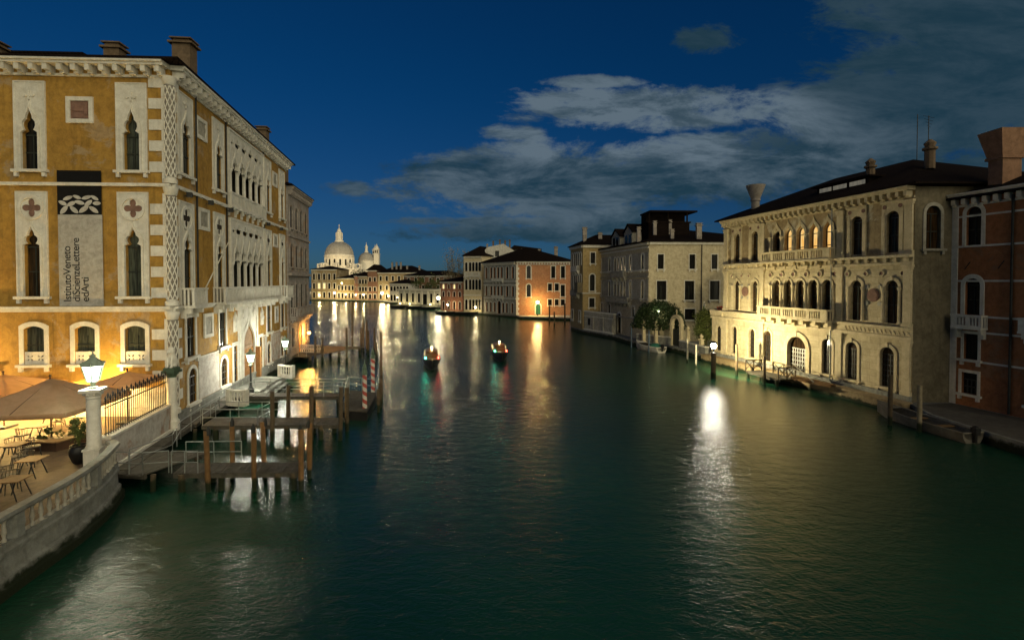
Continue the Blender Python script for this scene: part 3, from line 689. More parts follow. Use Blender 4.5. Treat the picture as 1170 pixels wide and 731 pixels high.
# ================================================================== terrace beside it
ZT = 1.4
curve = [(-14.2, 9.5), (-14.75, 11.5), (-15.2, 13.4), (-15.5, 14.85), (-15.7, 16.1), (-15.88, 17.3), (-16.2, 18.65), (-16.72, 20.1), (-17.45, 21.6)]
def spl(p, n):
    out = []
    for i in range(len(p)-1):
        a, b, c, d = [Vector(p[max(0, min(len(p)-1, i+k))]) for k in (-1, 0, 1, 2)]
        for j in range(n):
            t_ = j/n; out.append(tuple(.5*(2*b+(c-a)*t_+(2*a-5*b+4*c-d)*t_*t_+(3*b-a-3*c+d)*t_**3)))
    return out+[p[-1]]
CV = spl(curve, 5); END = [(-18.35, 22.2), (-20.0, 29.0), (-20.5, 29.9)]
mb = MB(); mb.poly_prism(CV+END+[(-46, 28.6), (-46, 9.5)], 1.15, ZT); struct('terrace_ground', mb, PAVE)
def strip(mb, pts, prof):                                 # sweep an (outward, z) profile along a plan curve whose right side is outside
    k = len(prof); vs = []; n = len(pts)
    for i, p in enumerate(pts):
        d = (Vector(pts[min(i+1, n-1)])-Vector(pts[max(i-1, 0)])).normalized(); o = Vector((d.y, -d.x))
        for e, z in prof: vs.append((p[0]+o.x*e, p[1]+o.y*e, z))
    fs = [(i*k+j, i*k+(j+1) % k, (i+1)*k+(j+1) % k, (i+1)*k+j) for i in range(n-1) for j in range(k)]+[tuple(range(k)), tuple(range((n-1)*k, n*k))]
    mb.add(vs, fs)
tw = thing('terrace_wall', 'curved pale stone embankment wall with balustrade around the cafe terrace', 'balustrade', (-15.5, 14.8, 0))
mb = MB(); strip(mb, CV+[(-18.35, 22.2)], [(-.5, -1.5), (.36, -1.5), (.32, .28), (.22, .34), (.20, .55), (.10, .62), (.06, 1.15), (.15, 1.19), (.15, 1.30), (.10, 1.36), (.10, 1.44), (-.5, 1.395)]); obj('embankment', mb, ISTRIA_Q, tw)
mb = MB(); strip(mb, CV+[(-18.0, 22.0)], [(-.16, 2.28), (.16, 2.28), (.19, 2.34), (.16, 2.44), (-.16, 2.44), (-.19, 2.34)]); obj('coping', mb, ISTRIA_Q, tw)
mb = MB(); strip(mb, CV+[(-18.0, 22.0)], [(-.15, 1.40), (.10, 1.445), (.10, 1.56), (-.15, 1.56)]); obj('base_course', mb, ISTRIA_Q, tw)
pts = [Vector(p) for p in CV]; acc = 0; nxt = .2; k = 0
for i in range(len(pts)-1):
    L_ = (pts[i+1]-pts[i]).length
    while nxt <= acc+L_:
        p = pts[i].lerp(pts[i+1], (nxt-acc)/L_); mb = MB(); dd = pts[i+1]-pts[i]
        if k % 11 == 5: mb.box(p.x, p.y, 1.92, .30, .42, .72, atan2(dd.y, dd.x)); obj('pier', mb, ISTRIA_Q, tw)
        else: mb.lathe(p.x, p.y, [(.07, 1.56), (.07, 1.62), (.04, 1.67), (.05, 1.75), (.072, 1.85), (.06, 1.98), (.04, 2.14), (.07, 2.22), (.07, 2.28)], 10); obj('baluster', mb, GREYST, tw)
        nxt += .36; k += 1
    acc += L_
# lamp column at the corner of the terrace
lc = thing('lamp_column', 'pale stone column carrying a glowing glass lantern at the terrace corner', 'lamp', (-18.5, 21.75, ZT))
x, y = -18.5, 21.75
mb = MB(); mb.box(x, y, 1.75, .58, .58, .7, .3); mb.box(x, y, 2.14, .66, .66, .08, .3); mb.lathe(x, y, [(.30, 2.18), (.30, 2.26), (.26, 2.34), (.26, 4.25), (.24, 4.35)], 20); obj('shaft', mb, ISTRIA, lc)
mb = MB(); mb.lathe(x, y, [(.26, 4.35), (.29, 4.42), (.27, 4.46), (.33, 4.6), (.36, 4.66)], 20); mb.box(x, y, 4.73, .78, .78, .12, .3)
for k in range(8): mb.ball((x+.31*cos(k*pi/4), y+.31*sin(k*pi/4), 4.58), .07, 8, 6)
obj('capital', mb, ISTRIA, lc)
def lantern(parent, x, y, z, s, em=LAMPG, power=300, col=(.92, 1, .86)):
    """six-sided glazed lantern: foot, ribs, panes, cap with finial"""
    f = MB(); f.lathe(x, y, [(.10*s, z-.30*s), (.16*s, z-.22*s), (.07*s, z-.14*s), (.14*s, z-.02*s), (.20*s, z)], 6)
    for k in range(6):
        a = k*pi/3; f.tube([(x+.20*s*cos(a), y+.20*s*sin(a), z), (x+.36*s*cos(a), y+.36*s*sin(a), z+.62*s)], .022*s, 5)
        f.tube([(x+.36*s*cos(a), y+.36*s*sin(a), z+.62*s), (x+.36*s*cos(a+pi/3), y+.36*s*sin(a+pi/3), z+.62*s)], .03*s, 5)
        f.ball((x+.38*s*cos(a), y+.38*s*sin(a), z+.70*s), .045*s, 6, 5)
    f.lathe(x, y, [(.40*s, z+.64*s), (.34*s, z+.72*s), (.16*s, z+.86*s), (.10*s, z+.92*s), (.12*s, z+.98*s), (.03*s, z+1.06*s), (.015*s, z+1.18*s)], 6)
    fr = obj('lantern', f, VERDI, parent)
    p = MB(); p.lathe(x, y, [(.17*s, z+.01), (.335*s, z+.615*s)], 6); g_ = obj('lantern_glass', p, em, fr)
    plight((x, y, z+.34*s), power, col, .42*s, fr); return fr
lantern(lc, x, y, 5.12, 1.15, LAMPG, 1350, (1, .92, .66))
# low wall with iron fence, and the second column with a stone lion
a, b = Vector((-18.65, 22.5)), Vector((-19.95, 28.4)); d = (b-a).normalized()
fw_ = thing('terrace_fence', 'spiked iron fence on a low stone wall between the two columns', 'fence', (a.x, a.y, .7))
mb = MB(); n_ = Vector((d.y, -d.x)); ang = atan2(d.y, d.x); c = (a+b)/2; L_ = (b-a).length
mb.box(c.x, c.y, 1.45, L_, .42, 1.7, ang); obj('low_wall', mb, PALE, fw_)
mb = MB(); mb.box(c.x, c.y, 2.36, L_, .52, .12, ang); mb.box(c.x+.25, c.y, .95, L_, .25, .14, ang); obj('coping', mb, ISTRIA, fw_)
for z in (2.52, 3.72):
    mb = MB(); mb.tube([(a.x, a.y, z), (b.x, b.y, z)], .03, 6); obj('rail', mb, IRON, fw_)
for i in range(30):
    p = a.lerp(b, (i+.5)/30); mb = MB(); top = 4.12 if i % 2 else 3.98
    mb.tube([(p.x, p.y, 2.42), (p.x, p.y, top)], .02, 6); mb.lathe(p.x, p.y, [(.012, top), (.05, top+.06), (.03, top+.12), (.055, top+.14), (.004, top+.30)], 6)
    obj('bar', mb, IRON, fw_)
sc = thing('lion_column', 'pale stone column topped by a seated lion at the palace corner', 'column', (-19.85, 28.75, .7)); x, y = -19.85, 28.75
mb = MB(); mb.lathe(x, y, [(.36, .7), (.36, 1.4), (.28, 1.5), (.26, 1.6), (.24, 3.9), (.26, 3.95)], 18); obj('shaft', mb, ISTRIA, sc)
mb = MB(); mb.lathe(x, y, [(.26, 3.95), (.24, 4.0), (.34, 4.22)], 18); mb.box(x, y, 4.29, .74, .74, .14); mb.box(x, y, 4.44, .6, .6, .16)
for k in range(8): mb.ball((x+.28*cos(k*pi/4), y+.28*sin(k*pi/4), 4.16), .07, 8, 6)
obj('capital', mb, BRONZE, sc)
mb = MB()                                                  # seated lion: haunches, chest, forelegs, maned head
mb.ball((x-.05, y+.12, 4.80), .27, 12, 9, (.9, 1.05, 1.0)); mb.tube([(x, y+.10, 4.78), (x+.02, y-.02, 5.10), (x+.03, y-.12, 5.38)], [.24, .23, .19], 12)
for k in (-1, 1):
    mb.tube([(x+.03+.12*k, y-.16, 5.15), (x+.03+.12*k, y-.22, 4.82), (x+.03+.12*k, y-.22, 4.56)], [.09, .065, .06], 8); mb.ball((x+.03+.12*k, y-.27, 4.57), .075, 8, 6, (1, 1.4, .7))
    mb.ball((x-.05+.19*k, y+.02, 4.68), .15, 10, 7, (.7, 1.3, 1.0)); mb.ball((x+.03+.11*k, y-.12, 5.66), .045, 7, 5)
mb.ball((x+.03, y-.10, 5.48), .22, 12, 9, (1, .9, 1.1)); mb.ball((x+.03, y-.24, 5.48), .14, 10, 8); mb.ball((x+.03, y-.35, 5.44), .075, 8, 6)
mb.tube([(x-.05, y+.36, 4.58), (x-.2, y+.42, 4.7), (x-.24, y+.36, 4.95)], [.04, .035, .03], 6)
obj('lion', mb, ISTRIA, sc)
# parasols
def parasol(label, x, y, half, zr, za, rz):
    r = thing('parasol', label, 'parasol', (x, y, ZT), rz, 'parasols on the terrace'); zr -= ZT; za -= ZT
    mb = MB(); n = 8; vs = [(0, 0, za)]; fs = []
    rim = []
    for s_ in range(4):
        c0 = [(-1, -1), (1, -1), (1, 1), (-1, 1)][s_]; c1 = [(1, -1), (1, 1), (-1, 1), (-1, -1)][s_]
        for j in range(n): t_ = j/n; rim.append(((c0[0]*(1-t_)+c1[0]*t_), (c0[1]*(1-t_)+c1[1]*t_)))
    K = len(rim); rows = [(.34, .62), (.7, .30), (1., 0.), (1.0, -.20)]
    for f_, h_ in rows:
        for i, (a_, b_) in enumerate(rim):
            sag = .045*abs(sin(pi*(i % n)/n))*f_; vs.append((a_*half*f_, b_*half*f_, zr+(za-zr)*h_-sag if h_ >= 0 else zr-.24-sag))
    fs += [(0, 1+i, 1+(i+1) % K) for i in range(K)]
    for q in range(3): fs += [(1+q*K+i, 1+(q+1)*K+i, 1+(q+1)*K+(i+1) % K, 1+q*K+(i+1) % K) for i in range(K)]
    mb.add(vs, fs); cn = obj('canopy', mb, CANVAS, r, local=True, ang=60)
    sm_ = cn.modifiers.new('cloth', 'SOLIDIFY'); sm_.thickness = .012
    mb = MB(); mb.tube([(0, 0, .05), (0, 0, za+.12)], .035, 8); mb.ball((0, 0, za+.15), .06, 8, 6); obj('pole', mb, DKWOOD, r, local=True)
    for i in range(8):
        a_, b_ = rim[i*4]; mb = MB(); mb.tube([(0, 0, za-.03), (a_*half*.34, b_*half*.34, zr+(za-zr)*.62-.03), (a_*half*.7, b_*half*.7, zr+(za-zr)*.30-.04), (a_*half*.99, b_*half*.99, zr-.03)], .018, 5); obj('rib', mb, DKWOOD, r, local=True)
    mb = MB(); mb.box(0, 0, .05, .8, .8, .1); obj('base', mb, IRON, r, local=True)
parasol('wide beige square parasol with a pole behind the planter bench', -23.35, 24.9, 2.35, 3.42, 4.62, .12)
parasol('beige parasol half hidden behind the larger one, by the ochre wall', -28.3, 27.4, 1.9, 3.65, 4.35, .05)
parasol('small warm-lit parasol behind the lamp column and the iron fence', -22.1, 28.3, 1.25, 3.85, 4.35, .1)
# planter bench
pb = thing('planter_bench', 'dark angled planter bench with a pale wooden seat under the parasol', 'planter', (-22.2, 23.6, ZT))
q0 = [(-23.5, 23.55), (-21.75, 23.45), (-21.25, 25.3), (-22.1, 25.6), (-22.5, 24.35), (-23.5, 24.4)]
mb = MB(); mb.poly_prism(q0, ZT, ZT+.42); obj('box', mb, DKWOOD, pb)
mb = MB(); mb.poly_prism([(-23.55, 23.48), (-21.68, 23.38), (-21.15, 25.35), (-21.55, 25.5), (-22.0, 23.85), (-23.55, 23.9)], ZT+.422, ZT+.48); obj('seat', mb, SEATW, pb)
mb = MB(); leaves(mb, (-22.85, 24.15, ZT+.65), (.55, .2, .3), 500, .06); leaves(mb, (-22.05, 24.9, ZT+.6), (.25, .5, .25), 400, .06); obj('plants', mb, LEAFL, pb, flat=True)
# potted plant
pp = thing('potted_plant', 'large dark glazed pot with an upright plant beside the lamp column', 'plant', (-19.35, 21.95, ZT)); x, y = -19.35, 21.95
mb = MB(); mb.lathe(x, y, [(.16, ZT), (.24, ZT+.08), (.36, ZT+.42), (.38, ZT+.6), (.30, ZT+.78), (.33, ZT+.84), (.27, ZT+.84), (.24, ZT+.7)], 20); obj('pot', mb, HULLD, pp)
mb = MB()
for k in range(7): a_ = k*.9; mb.tube([(x, y, ZT+.75), (x+.1*cos(a_), y+.1*sin(a_), ZT+1.3), (x+.25*cos(a_), y+.25*sin(a_), ZT+1.75)], [.018, .014, .006], 5)
leaves(mb, (x, y, ZT+1.55), (.34, .34, .5), 700, .055); obj('foliage', mb, LEAFL, pp, flat=True)
# tables and chairs
def make_table(label, loc, rz):
    r = thing('cafe_table', label, 'table', (0, 0, 0), group='tables on the terrace')
    mb = MB(); mb.box(0, 0, .735, .78, .78, .035); obj('tabletop', mb, SEATW, r)
    for sx in (-1, 1):
        for sy in (-1, 1): mb = MB(); mb.tube([(sx*.34, sy*.34, 0), (sx*.10, sy*.28, .72)], .022, 6); obj('leg', mb, IRON, r)
    r.location = loc; r.rotation_euler = (0, 0, rz); return r
t0 = make_table('wooden cafe table nearest to the curved balustrade, lowest of the tables in view', (-18.65, 18.35, ZT), .15)
for lab, l_, z_ in (('wooden cafe table standing alone between two woven chairs', (-20.0, 20.45, ZT), .2), ('wooden cafe table in the second row, against the left frame edge', (-22.6, 22.3, ZT), .1), ('small cafe table just in front of the planter bench', (-24.2, 25.2, ZT), .1), ('cafe table far back by the pale plinth of the palace', (-25.8, 27.6, ZT), .1)): dup(t0, l_, z_, lab)
def make_chair(label, loc, rz):
    r = thing('cafe_chair', label, 'chair', (0, 0, 0), group='woven chairs on the terrace')
    mb = MB(); mb.box(0, 0, .45, .46, .46, .05); obj('seat', mb, RATTAN, r)
    mb = MB()
    for i in range(9):
        t_ = -pi/2*1.05+pi*1.05*i/8; mb.tube([(.22*sin(t_), .20*cos(t_)-.0, .46), (.27*sin(t_), .26*cos(t_), .80)], .010, 5)
    mb.tube([(.27*sin(t_), .26*cos(t_), .80) for t_ in [-pi/2*1.1+pi*1.1*i/12 for i in range(13)]], .02, 6); obj('backrest', mb, RATTAN, r)
    for sx in (-1, 1):
        for sy in (-1, 1): mb = MB(); mb.tube([(sx*.19, sy*.19, .44), (sx*.24, sy*.25, 0)], .015, 6); obj('leg', mb, IRON, r)
    r.location = loc; r.rotation_euler = (0, 0, rz); return r
c0 = make_chair('woven chair tucked at the near side of the nearest table', (-19.3, 18.9, ZT), 1.0)
for lab, l_, z_ in (('woven chair between the two nearest tables, facing the canal', (-19.9, 19.4, ZT), 1.9), ('woven chair behind the lone table', (-20.9, 21.1, ZT), .6), ('woven chair at the left of the second-row table', (-21.7, 21.6, ZT), -.7), ('woven chair facing the planter bench', (-22.3, 22.9, ZT), 2.4), ('woven chair behind the second-row table', (-23.3, 22.9, ZT), .4), ('woven chair at the small table near the planter', (-24.5, 24.6, ZT), 3.0), ('woven chair farthest back on the terrace', (-25.0, 27.1, ZT), -1.2)): dup(c0, l_, z_, lab)
# warm wall lamps along the foot of the end wall
for i, uu in enumerate((3.3, 6.4, 9.6, 13.4)):
    x, y, _ = FE.P(uu, 0, 1.5); z = 3.3
    w_ = thing('wall_lamp', ['small warm wall lamp behind the iron fence', 'small warm wall lamp behind the large parasol', 'small warm wall lamp low on the ochre wall left of the large parasol', 'small warm wall lamp at the far end of the ochre wall'][i], 'lamp', (x, y, z), group='wall lamps of the terrace')
    mb = MB(); FE.box(mb, uu-.08, uu+.08, z-.12, z+.12, .065, .12); FE.box(mb, uu-.02, uu+.02, z-.02, z+.02, .121, 1.45); obj('bracket', mb, IRON, w_)
    mb = MB(); mb.ball((x, y, z+.02), .09, 10, 8); obj('bulb', mb, LAMPY, w_); plight((x, y, z+.02), (2000, 5200, 6500, 6500)[i], (1, .66, .22), .12, w_)
# ================================================================== jetties and walkways on the left
def railing(mb, pts, z, h=1.0, step=1.6, mids=(.5,)):
    for i in range(len(pts)-1):
        a, b = Vector(pts[i]), Vector(pts[i+1]); L_ = (b-a).length; n = max(1, round(L_/step))
        for f in (1.,)+tuple(mids): mb.tube([(a.x, a.y, z+h*f), (b.x, b.y, z+h*f)], .022, 6)
        for k in range(n+1): p = a.lerp(b, k/n); mb.tube([(p.x, p.y, z), (p.x, p.y, z+h)], .022, 6)
def deck(parent, corners, z, nplank, th=.12, mat=PLANK, name='deck'):
    """planked deck: boards across the long direction, with gaps, on two beams"""
    a, b, c, d = [Vector(q) for q in corners]; mb = MB()
    for i in range(nplank):
        s, e = (i+.03)/nplank, (i+.94)/nplank; dz = random.uniform(-.012, .012); ex = random.uniform(-.03, .03)
        q = [a.lerp(b, s), a.lerp(b, e), d.lerp(c, e), d.lerp(c, s)]
        mb.hexa([(p.x, p.y, z-.06+dz) for p in q]+[(p.x, p.y, z+dz) for p in q])
    for f in (.08, .92):
        p, q = a.lerp(d, f), b.lerp(c, f); n = (q-p).normalized(); o = Vector((n.y, -n.x))*.07
        mb.hexa([(x.x, x.y, z-.24) for x in (p-o, q-o, q+o, p+o)]+[(x.x, x.y, z-.075) for x in (p-o, q-o, q+o, p+o)])
    return obj(name, mb, mat, parent)
def post(mb, x, y, z0, z1, r, lean=(0, 0)):
    n = 6; mb.tube([(x+lean[0]*t_, y+lean[1]*t_, z0+(z1-z0)*t_) for t_ in [i/n for i in range(n+1)]], [r*(1.05-.10*i/n)+random.uniform(-.006, .006) for i in range(n+1)], 10)
def pile(parent, x, y, z1, r=.11, mat=WOODP, z0=-1.5, name='post'):
    mb = MB(); post(mb, x, y, z0, z1, r, (random.uniform(-.13, .13), random.uniform(-.10, .10))); o = obj(name, mb, mat, parent)
    return o
# walkway hugging the palace foot
wk = thing('walkway', 'narrow grey walkway with a pipe railing along the palace foot', 'walkway', (-19.0, 26, 0))
deck(wk, [(-17.6, 22.6), (-19.3, 29.8), (-20.35, 30.0), (-18.6, 22.6)], .86, 22)
o_ = deck(wk, [(-16.7, 22.0), (-18.1, 22.2), (-18.3, 25.2), (-15.5, 25.0)], .82, 7)
o_ = deck(wk, [(-19.2, 29.9), (-21.4, 41.5), (-22.4, 41.3), (-20.4, 30.0)], .88, 34)
mb = MB(); railing(mb, [(-17.45, 22.4), (-17.0, 24.6), (-18.2, 27.0), (-19.0, 30.0), (-19.6, 33.0)], .86, 1.0, 1.5); railing(mb, [(-16.6, 22.05), (-17.9, 22.15)], .84, 1.0, .8); railing(mb, [(-16.6, 22.05), (-15.6, 22.3)], .84, 1.0, .9); obj('railing', mb, STEEL, wk)
for x, y in ((-16.4, 22.3), (-15.8, 24.6), (-17.7, 23.5), (-18.9, 29.2), (-20.3, 36), (-21, 40)): pile(wk, x, y, .75, .12, name='support')
# near jetty
j1 = thing('jetty', 'near wooden jetty on brown posts below the ochre palace', 'jetty', (-12.5, 22.8, 0))
deck(j1, [(-15.3, 22.15), (-9.7, 22.3), (-9.85, 23.6), (-15.6, 23.45)], .86, 30)
for x, y, z in ((-13.72, 22.2, 2.78), (-13.5, 23.72, 2.75), (-11.72, 22.25, 2.88), (-11.92, 23.75, 2.76), (-9.62, 22.35, 2.82), (-9.85, 23.75, 2.66)):
    p = pile(j1, x, y, z, .115, WOODO); mb = MB(); mb.lathe(x, y, [(.10, z-.2), (.10, z+.01), (.02, z+.22)], 8); obj('post_cap', mb, IRON, p)
for x, y in ((-15.0, 22.3), (-14.3, 23.3), (-13.3, 22.4), (-12.3, 23.4), (-10.7, 22.4), (-10.4, 23.4), (-9.9, 22.5)): pile(j1, x, y, .80, .15, name='support')
mb = MB(); railing(mb, [(-15.4, 22.2), (-14.2, 22.18)], .86, 1.0, .8); railing(mb, [(-15.6, 23.5), (-13.0, 23.6)], .86, 1.0, 1.2); obj('railing', mb, STEEL, j1)
# middle jetty
j2 = thing('jetty', 'middle wooden jetty with grey posts in front of the portal', 'jetty', (-14, 30.3, 0))
deck(j2, [(-18.6, 29.4), (-10.45, 29.6), (-10.6, 31.2), (-18.9, 31.2)], .9, 42)
for x, y, z in ((-14.35, 29.4, 2.95), (-14.3, 31.3, 2.9), (-12.05, 29.45, 3.27), (-10.35, 29.5, 3.2), (-10.5, 31.3, 2.8)): pile(j2, x, y, z, .125)
for x, y in ((-17.8, 29.6), (-16.2, 29.7), (-15.5, 31), (-13.6, 29.7), (-12.5, 31), (-11.5, 29.7), (-11.3, 31)): pile(j2, x, y, .85, .16, name='support')
mb = MB(); railing(mb, [(-18.8, 31.2), (-14.4, 31.25)], .9, 1.0, 1.4); railing(mb, [(-18.5, 29.4), (-15.2, 29.42)], .9, 1.0, 1.4); railing(mb, [(-15.2, 29.42), (-15.2, 31.2)], .9, 1.0, 1.4); obj('railing', mb, STEEL, j2)
# dark floating pontoon, gangway and the striped poles
po_ = thing('pontoon', 'dark floating landing pontoon with railings beside the striped poles', 'pontoon', (-11.5, 37.5, 0))
mb = MB(); mb.poly_prism([(-11.9, 33.9), (-9.9, 33.6), (-10.75, 39.6), (-13.6, 40.6)], -.3, .55); obj('hull', mb, HULLD, po_)
deck(po_, [(-11.85, 33.95), (-13.5, 40.5), (-10.8, 39.5), (-9.95, 33.7)], .64, 26)
mb = MB(); railing(mb, [(-13.4, 40.3), (-12.3, 36.2)], .62, 1.1, 1.0); railing(mb, [(-13.4, 40.3), (-10.9, 39.4)], .62, 1.1, 1.2); obj('railing', mb, STEEL, po_)
gw = thing('gangway', 'narrow gangway with pipe rails leading from the portal steps to the pontoon', 'gangway', (-15, 36.5, .8))
deck(gw, [(-20.2, 35.9), (-12.4, 35.9), (-12.2, 37.0), (-20.4, 37.2)], 1.15, 34)
mb = MB(); railing(mb, [(-19.2, 35.95), (-12.4, 35.95)], 1.15, 1.05, 1.3); railing(mb, [(-19.4, 37.1), (-12.2, 36.95)], 1.15, 1.05, 1.3); obj('railing', mb, STEEL, gw)
for x in (-17.6, -14.8, -12.8): pile(gw, x, 36.5, 1.1, .15, name='support')
def striped_pole(label, x, y, z1):
    r = thing('striped_pole', label, 'mooring pole', (0, 0, 0), group='red and white mooring poles')
    mb = MB(); post(mb, 0, 0, -1.5, z1-.9, .16); obj('shaft', mb, STRIPE, r, local=True)
    mb = MB(); mb.lathe(0, 0, [(.175, z1-.92), (.19, z1-.8), (.17, z1-.62), (.12, z1-.55), (.15, z1-.45), (.09, z1-.25), (.03, z1-.1), (.012, z1+.15)], 12); obj('cap', mb, BRONZE, r, local=True)
    r.location = (x, y, 0); return r
striped_pole('shorter red and white striped pole standing nearer, by the pontoon', -10.35, 34.6, 3.9)
striped_pole('taller red and white striped pole behind, at the far pontoon corner', -11.75, 41.6, 3.95)
def mooring(label, x, y, z1, r=.11, mat=WOODP, group='mooring piles'):
    mb = MB(); post(mb, x, y, -1.5, z1, r, (random.uniform(-.05, .05), 0)); o = obj('mooring_pile', mb, mat); return tag(o, label, 'pile', group)
mooring('tall lone brown pile standing clear of the jetties in open water', -12.6, 47.5, 4.7, .13)
for i, (x, y, z) in enumerate(((-9.95, 37.2, 1.9), (-10.3, 38.9, 1.8), (-9.75, 35.9, 1.7))):
    mooring(['short pile at the middle of the pontoon edge', 'short pile at the far part of the pontoon edge', 'short pile beside the nearer striped pole'][i], x, y, z, .12)
# stone landing with balusters at the portal
ls = thing('portal_landing', 'stone water steps with short balustrades before the palace portal', 'steps', (-20.5, 38, .7))
mb = MB()
for i in range(4): mb.poly_prism([(-22.0, 38.6), (-19.6+.35*i, 38.2), (-20.7+.35*i, 44.2), (-23.2, 44.6)], -.5, 1.0-.24*i-.003*i)
obj('step', mb, ISTRIA_Q, ls)
for (xa, ya, xb, yb) in ((-19.7, 34.3, -18.4, 34.0), (-20.9, 44.4, -19.6, 44.0)):
    mb = MB(); a, b = Vector((xa, ya)), Vector((xb, yb)); c = (a+b)/2; ang = atan2(b.y-a.y, b.x-a.x); L_ = (b-a).length
    mb.box(c.x, c.y, 1.05, L_, .3, .3, ang); mb.box(c.x, c.y, 1.95, L_+.1, .32, .12, ang)
    for i in range(5): p = a.lerp(b, (i+.5)/5); mb.lathe(p.x, p.y, [(.08, 1.2), (.05, 1.35), (.09, 1.55), (.05, 1.75), (.08, 1.89)], 8)
    for p in (a, b): mb.box(p.x, p.y, 1.5, .25, .34, 1.1, ang)
    obj('balustrade', mb, ISTRIA, ls)
def lantern_post(label, x, y, z0, zl, s, power, em=LAMPG, col=(.92, 1, .86)):
    r = thing('lantern_post', label, 'lamp', (x, y, z0)); mb = MB()
    mb.lathe(x, y, [(.22, z0), (.22, z0+.3), (.14, z0+.4), (.08, z0+.55), (.06, zl-.45), (.09, zl-.35), (.10, zl-.28)], 12); obj('post', mb, IRON, r)
    lantern(r, x, y, zl, s, em, power, col); return r
lantern_post('glowing white lantern on a post right beside the arched portal', -20.05, 37.8, 1.0, 3.35, .95, 2100, LAMPG, (1, .97, .80))
lantern_post('glowing white lantern on a post farther along, near the palace end', -20.75, 45.1, .7, 3.55, .95, 2100, LAMPG, (1, .97, .80))
# far jetty with bench, orange lamp
j4 = thing('jetty', 'far broad wooden landing stage glowing orange beyond the palace', 'jetty', (-23, 62, 0))
deck(j4, [(-26.4, 56.5), (-23.4, 56.0), (-19.3, 64.6), (-26.8, 66.3)], 1.0, 30)
for x, y, z in ((-23.0, 56.2, .95), (-21.2, 60.3, .95), (-25.6, 57.5, .95), (-19.8, 64.2, .95), (-24, 65, .95)): pile(j4, x, y, z, .18, name='support')
mb = MB(); railing(mb, [(-26.3, 56.6), (-23.4, 56.1)], 1.0, 1.0, 1.0); obj('railing', mb, STEEL, j4)
g = MB(); FX = Fac(-25.4, 59.2, -22.9, 58.9, (.1, -1)); FX.solid(g, rect(0, 2.5, 0.05, 1.0), [rect(.1+.24*i, .25+.24*i, .55, .85) for i in range(10)]+[rect(.1+.24*i, .25+.24*i, .12, .42) for i in range(10)], 0, .06)
g.box(-24.1, 59.5, .45, 2.4, .5, .06, -.1)
g.v = [(a, b, c+1.0) for a, b, c in g.v]; tag(obj('bench', g, WHITEP), 'white slatted bench on the far orange-lit landing stage', 'bench')
for i, (px_, Y, z) in enumerate(((-23.0, 57.6, 3.2), (-22.55, 58.6, 2.9), (-19.6, 58.5, 4.1), (-20.3, 67.5, 4.9), (-19.4, 66.0, 4.4), (-18.6, 64.0, 3.2), (-18.2, 65.3, 3.4), (-22.8, 70.5, 6.6), (-21.2, 69.4, 3.1), (-16.9, 61.8, 1.9))):
    mooring(['brown pile at the near corner of the far landing stage', 'brown pile just behind the near corner of the far landing stage', 'pile standing in the water in front of the far landing stage', 'tall brown pile standing behind the middle of the far landing stage', 'pile at the back right of the far landing stage', 'pile at the outer end of the far landing stage', 'second pile at the outer end of the far landing stage', 'tallest pile, far behind the orange lamp', 'thin pile right of the tallest one', 'short leaning pile off the outer end of the far landing stage'][i], px_, Y, z, .13)
def street_lamp(label, x, y, z0, h, power_, em=LAMPO, col=(1, .55, .16), r=.22, head=None):
    power = power_*2.5; t_ = thing('street_lamp', label, 'lamp', (x, y, z0)); mb = MB(); mb.lathe(x, y, [(.14, z0), (.14, z0+.3), (.06, z0+.5), (.045, z0+h-.15), (.09, z0+h-.1)], 10); mb.lathe(x, y, [(r*1.15, z0+h+r*1.7), (r*.9, z0+h+r*2.0), (.03, z0+h+r*2.6)], 10); obj('post', mb, IRON, t_)
    mb = MB(); mb.ball((x, y, z0+h+r*.8), r, 12, 8); obj('globe', mb, em, t_); plight((x, y, z0+h+r*.8), power, col, r*1.1, t_); return t_
street_lamp('bright orange lamp above the far landing stage', -25.3, 61.5, 1.0, 2.0, 2600, LAMPO, (1, .46, .10), .20)

# ================================================================== weathered stone palace beyond, left bank
lx, ly = CE[0]+.05, CE[1]+.35
l2b = (lx-.1788/dl*10.2, ly+1/dl*10.2)
wins = []
for z0, z1 in ((11.2, 13.8), (15.6, 18.2)): wins += row((1.3, 3.6, 5.9, 8.3), 'round', 1.1, z0, z1, fw=.22, bars=None)
wins += row((1.3, 3.6, 5.9, 8.3), 'rect', 1.1, 5.9, 9.2, fw=.22) + row((1.6, 8.2), 'rect', 1.0, 2.0, 4.2, fw=.2) + [(('round', 5.0, 1.6, .8, 4.4), dict(fw=.3, pm=PORTALW, bars=None, sill=False))]
for w_ in wins: w_[1].update(pd=.05)
r_, FS, rf = house('stone_palace', 'tall weathered grey stone palace just beyond the ochre palace', 'palace', [(lx, ly), l2b, (l2b[0]-20, l2b[1]-4), (lx-20, ly-4)], .7, 20.2, L2ST, {0: wins}, 2.2, .6, fm=L2ST)
cornice(FS[0], r_, 19.4, 20.17, .55, L2ST); band(FS[0], r_, 10.2, 10.5, .4, L2ST); band(FS[0], r_, 4.9, 5.1, .2, L2ST); band(FS[0], r_, 14.6, 14.8, .2, L2ST)
balcony(FS[0], r_, .6, 9.4, 5.6, 6.6, .8, L2ST)
chimney(rf, lx-2.3, ly+4, 20.4, 23.2, .9, CHIMD)
# low lit houses between it and the bend
r_, FS, rf = house('canal_house', 'low cream canal house glimpsed past the grey stone palace', 'house', [(-70.0, 150), (-100, 235), (-150, 215), (-110, 145)], .7, 11, CREAMW, {0: row((10, 25, 40, 55, 70), 'rect', 1.6, 5, 8)}, 2, .5)

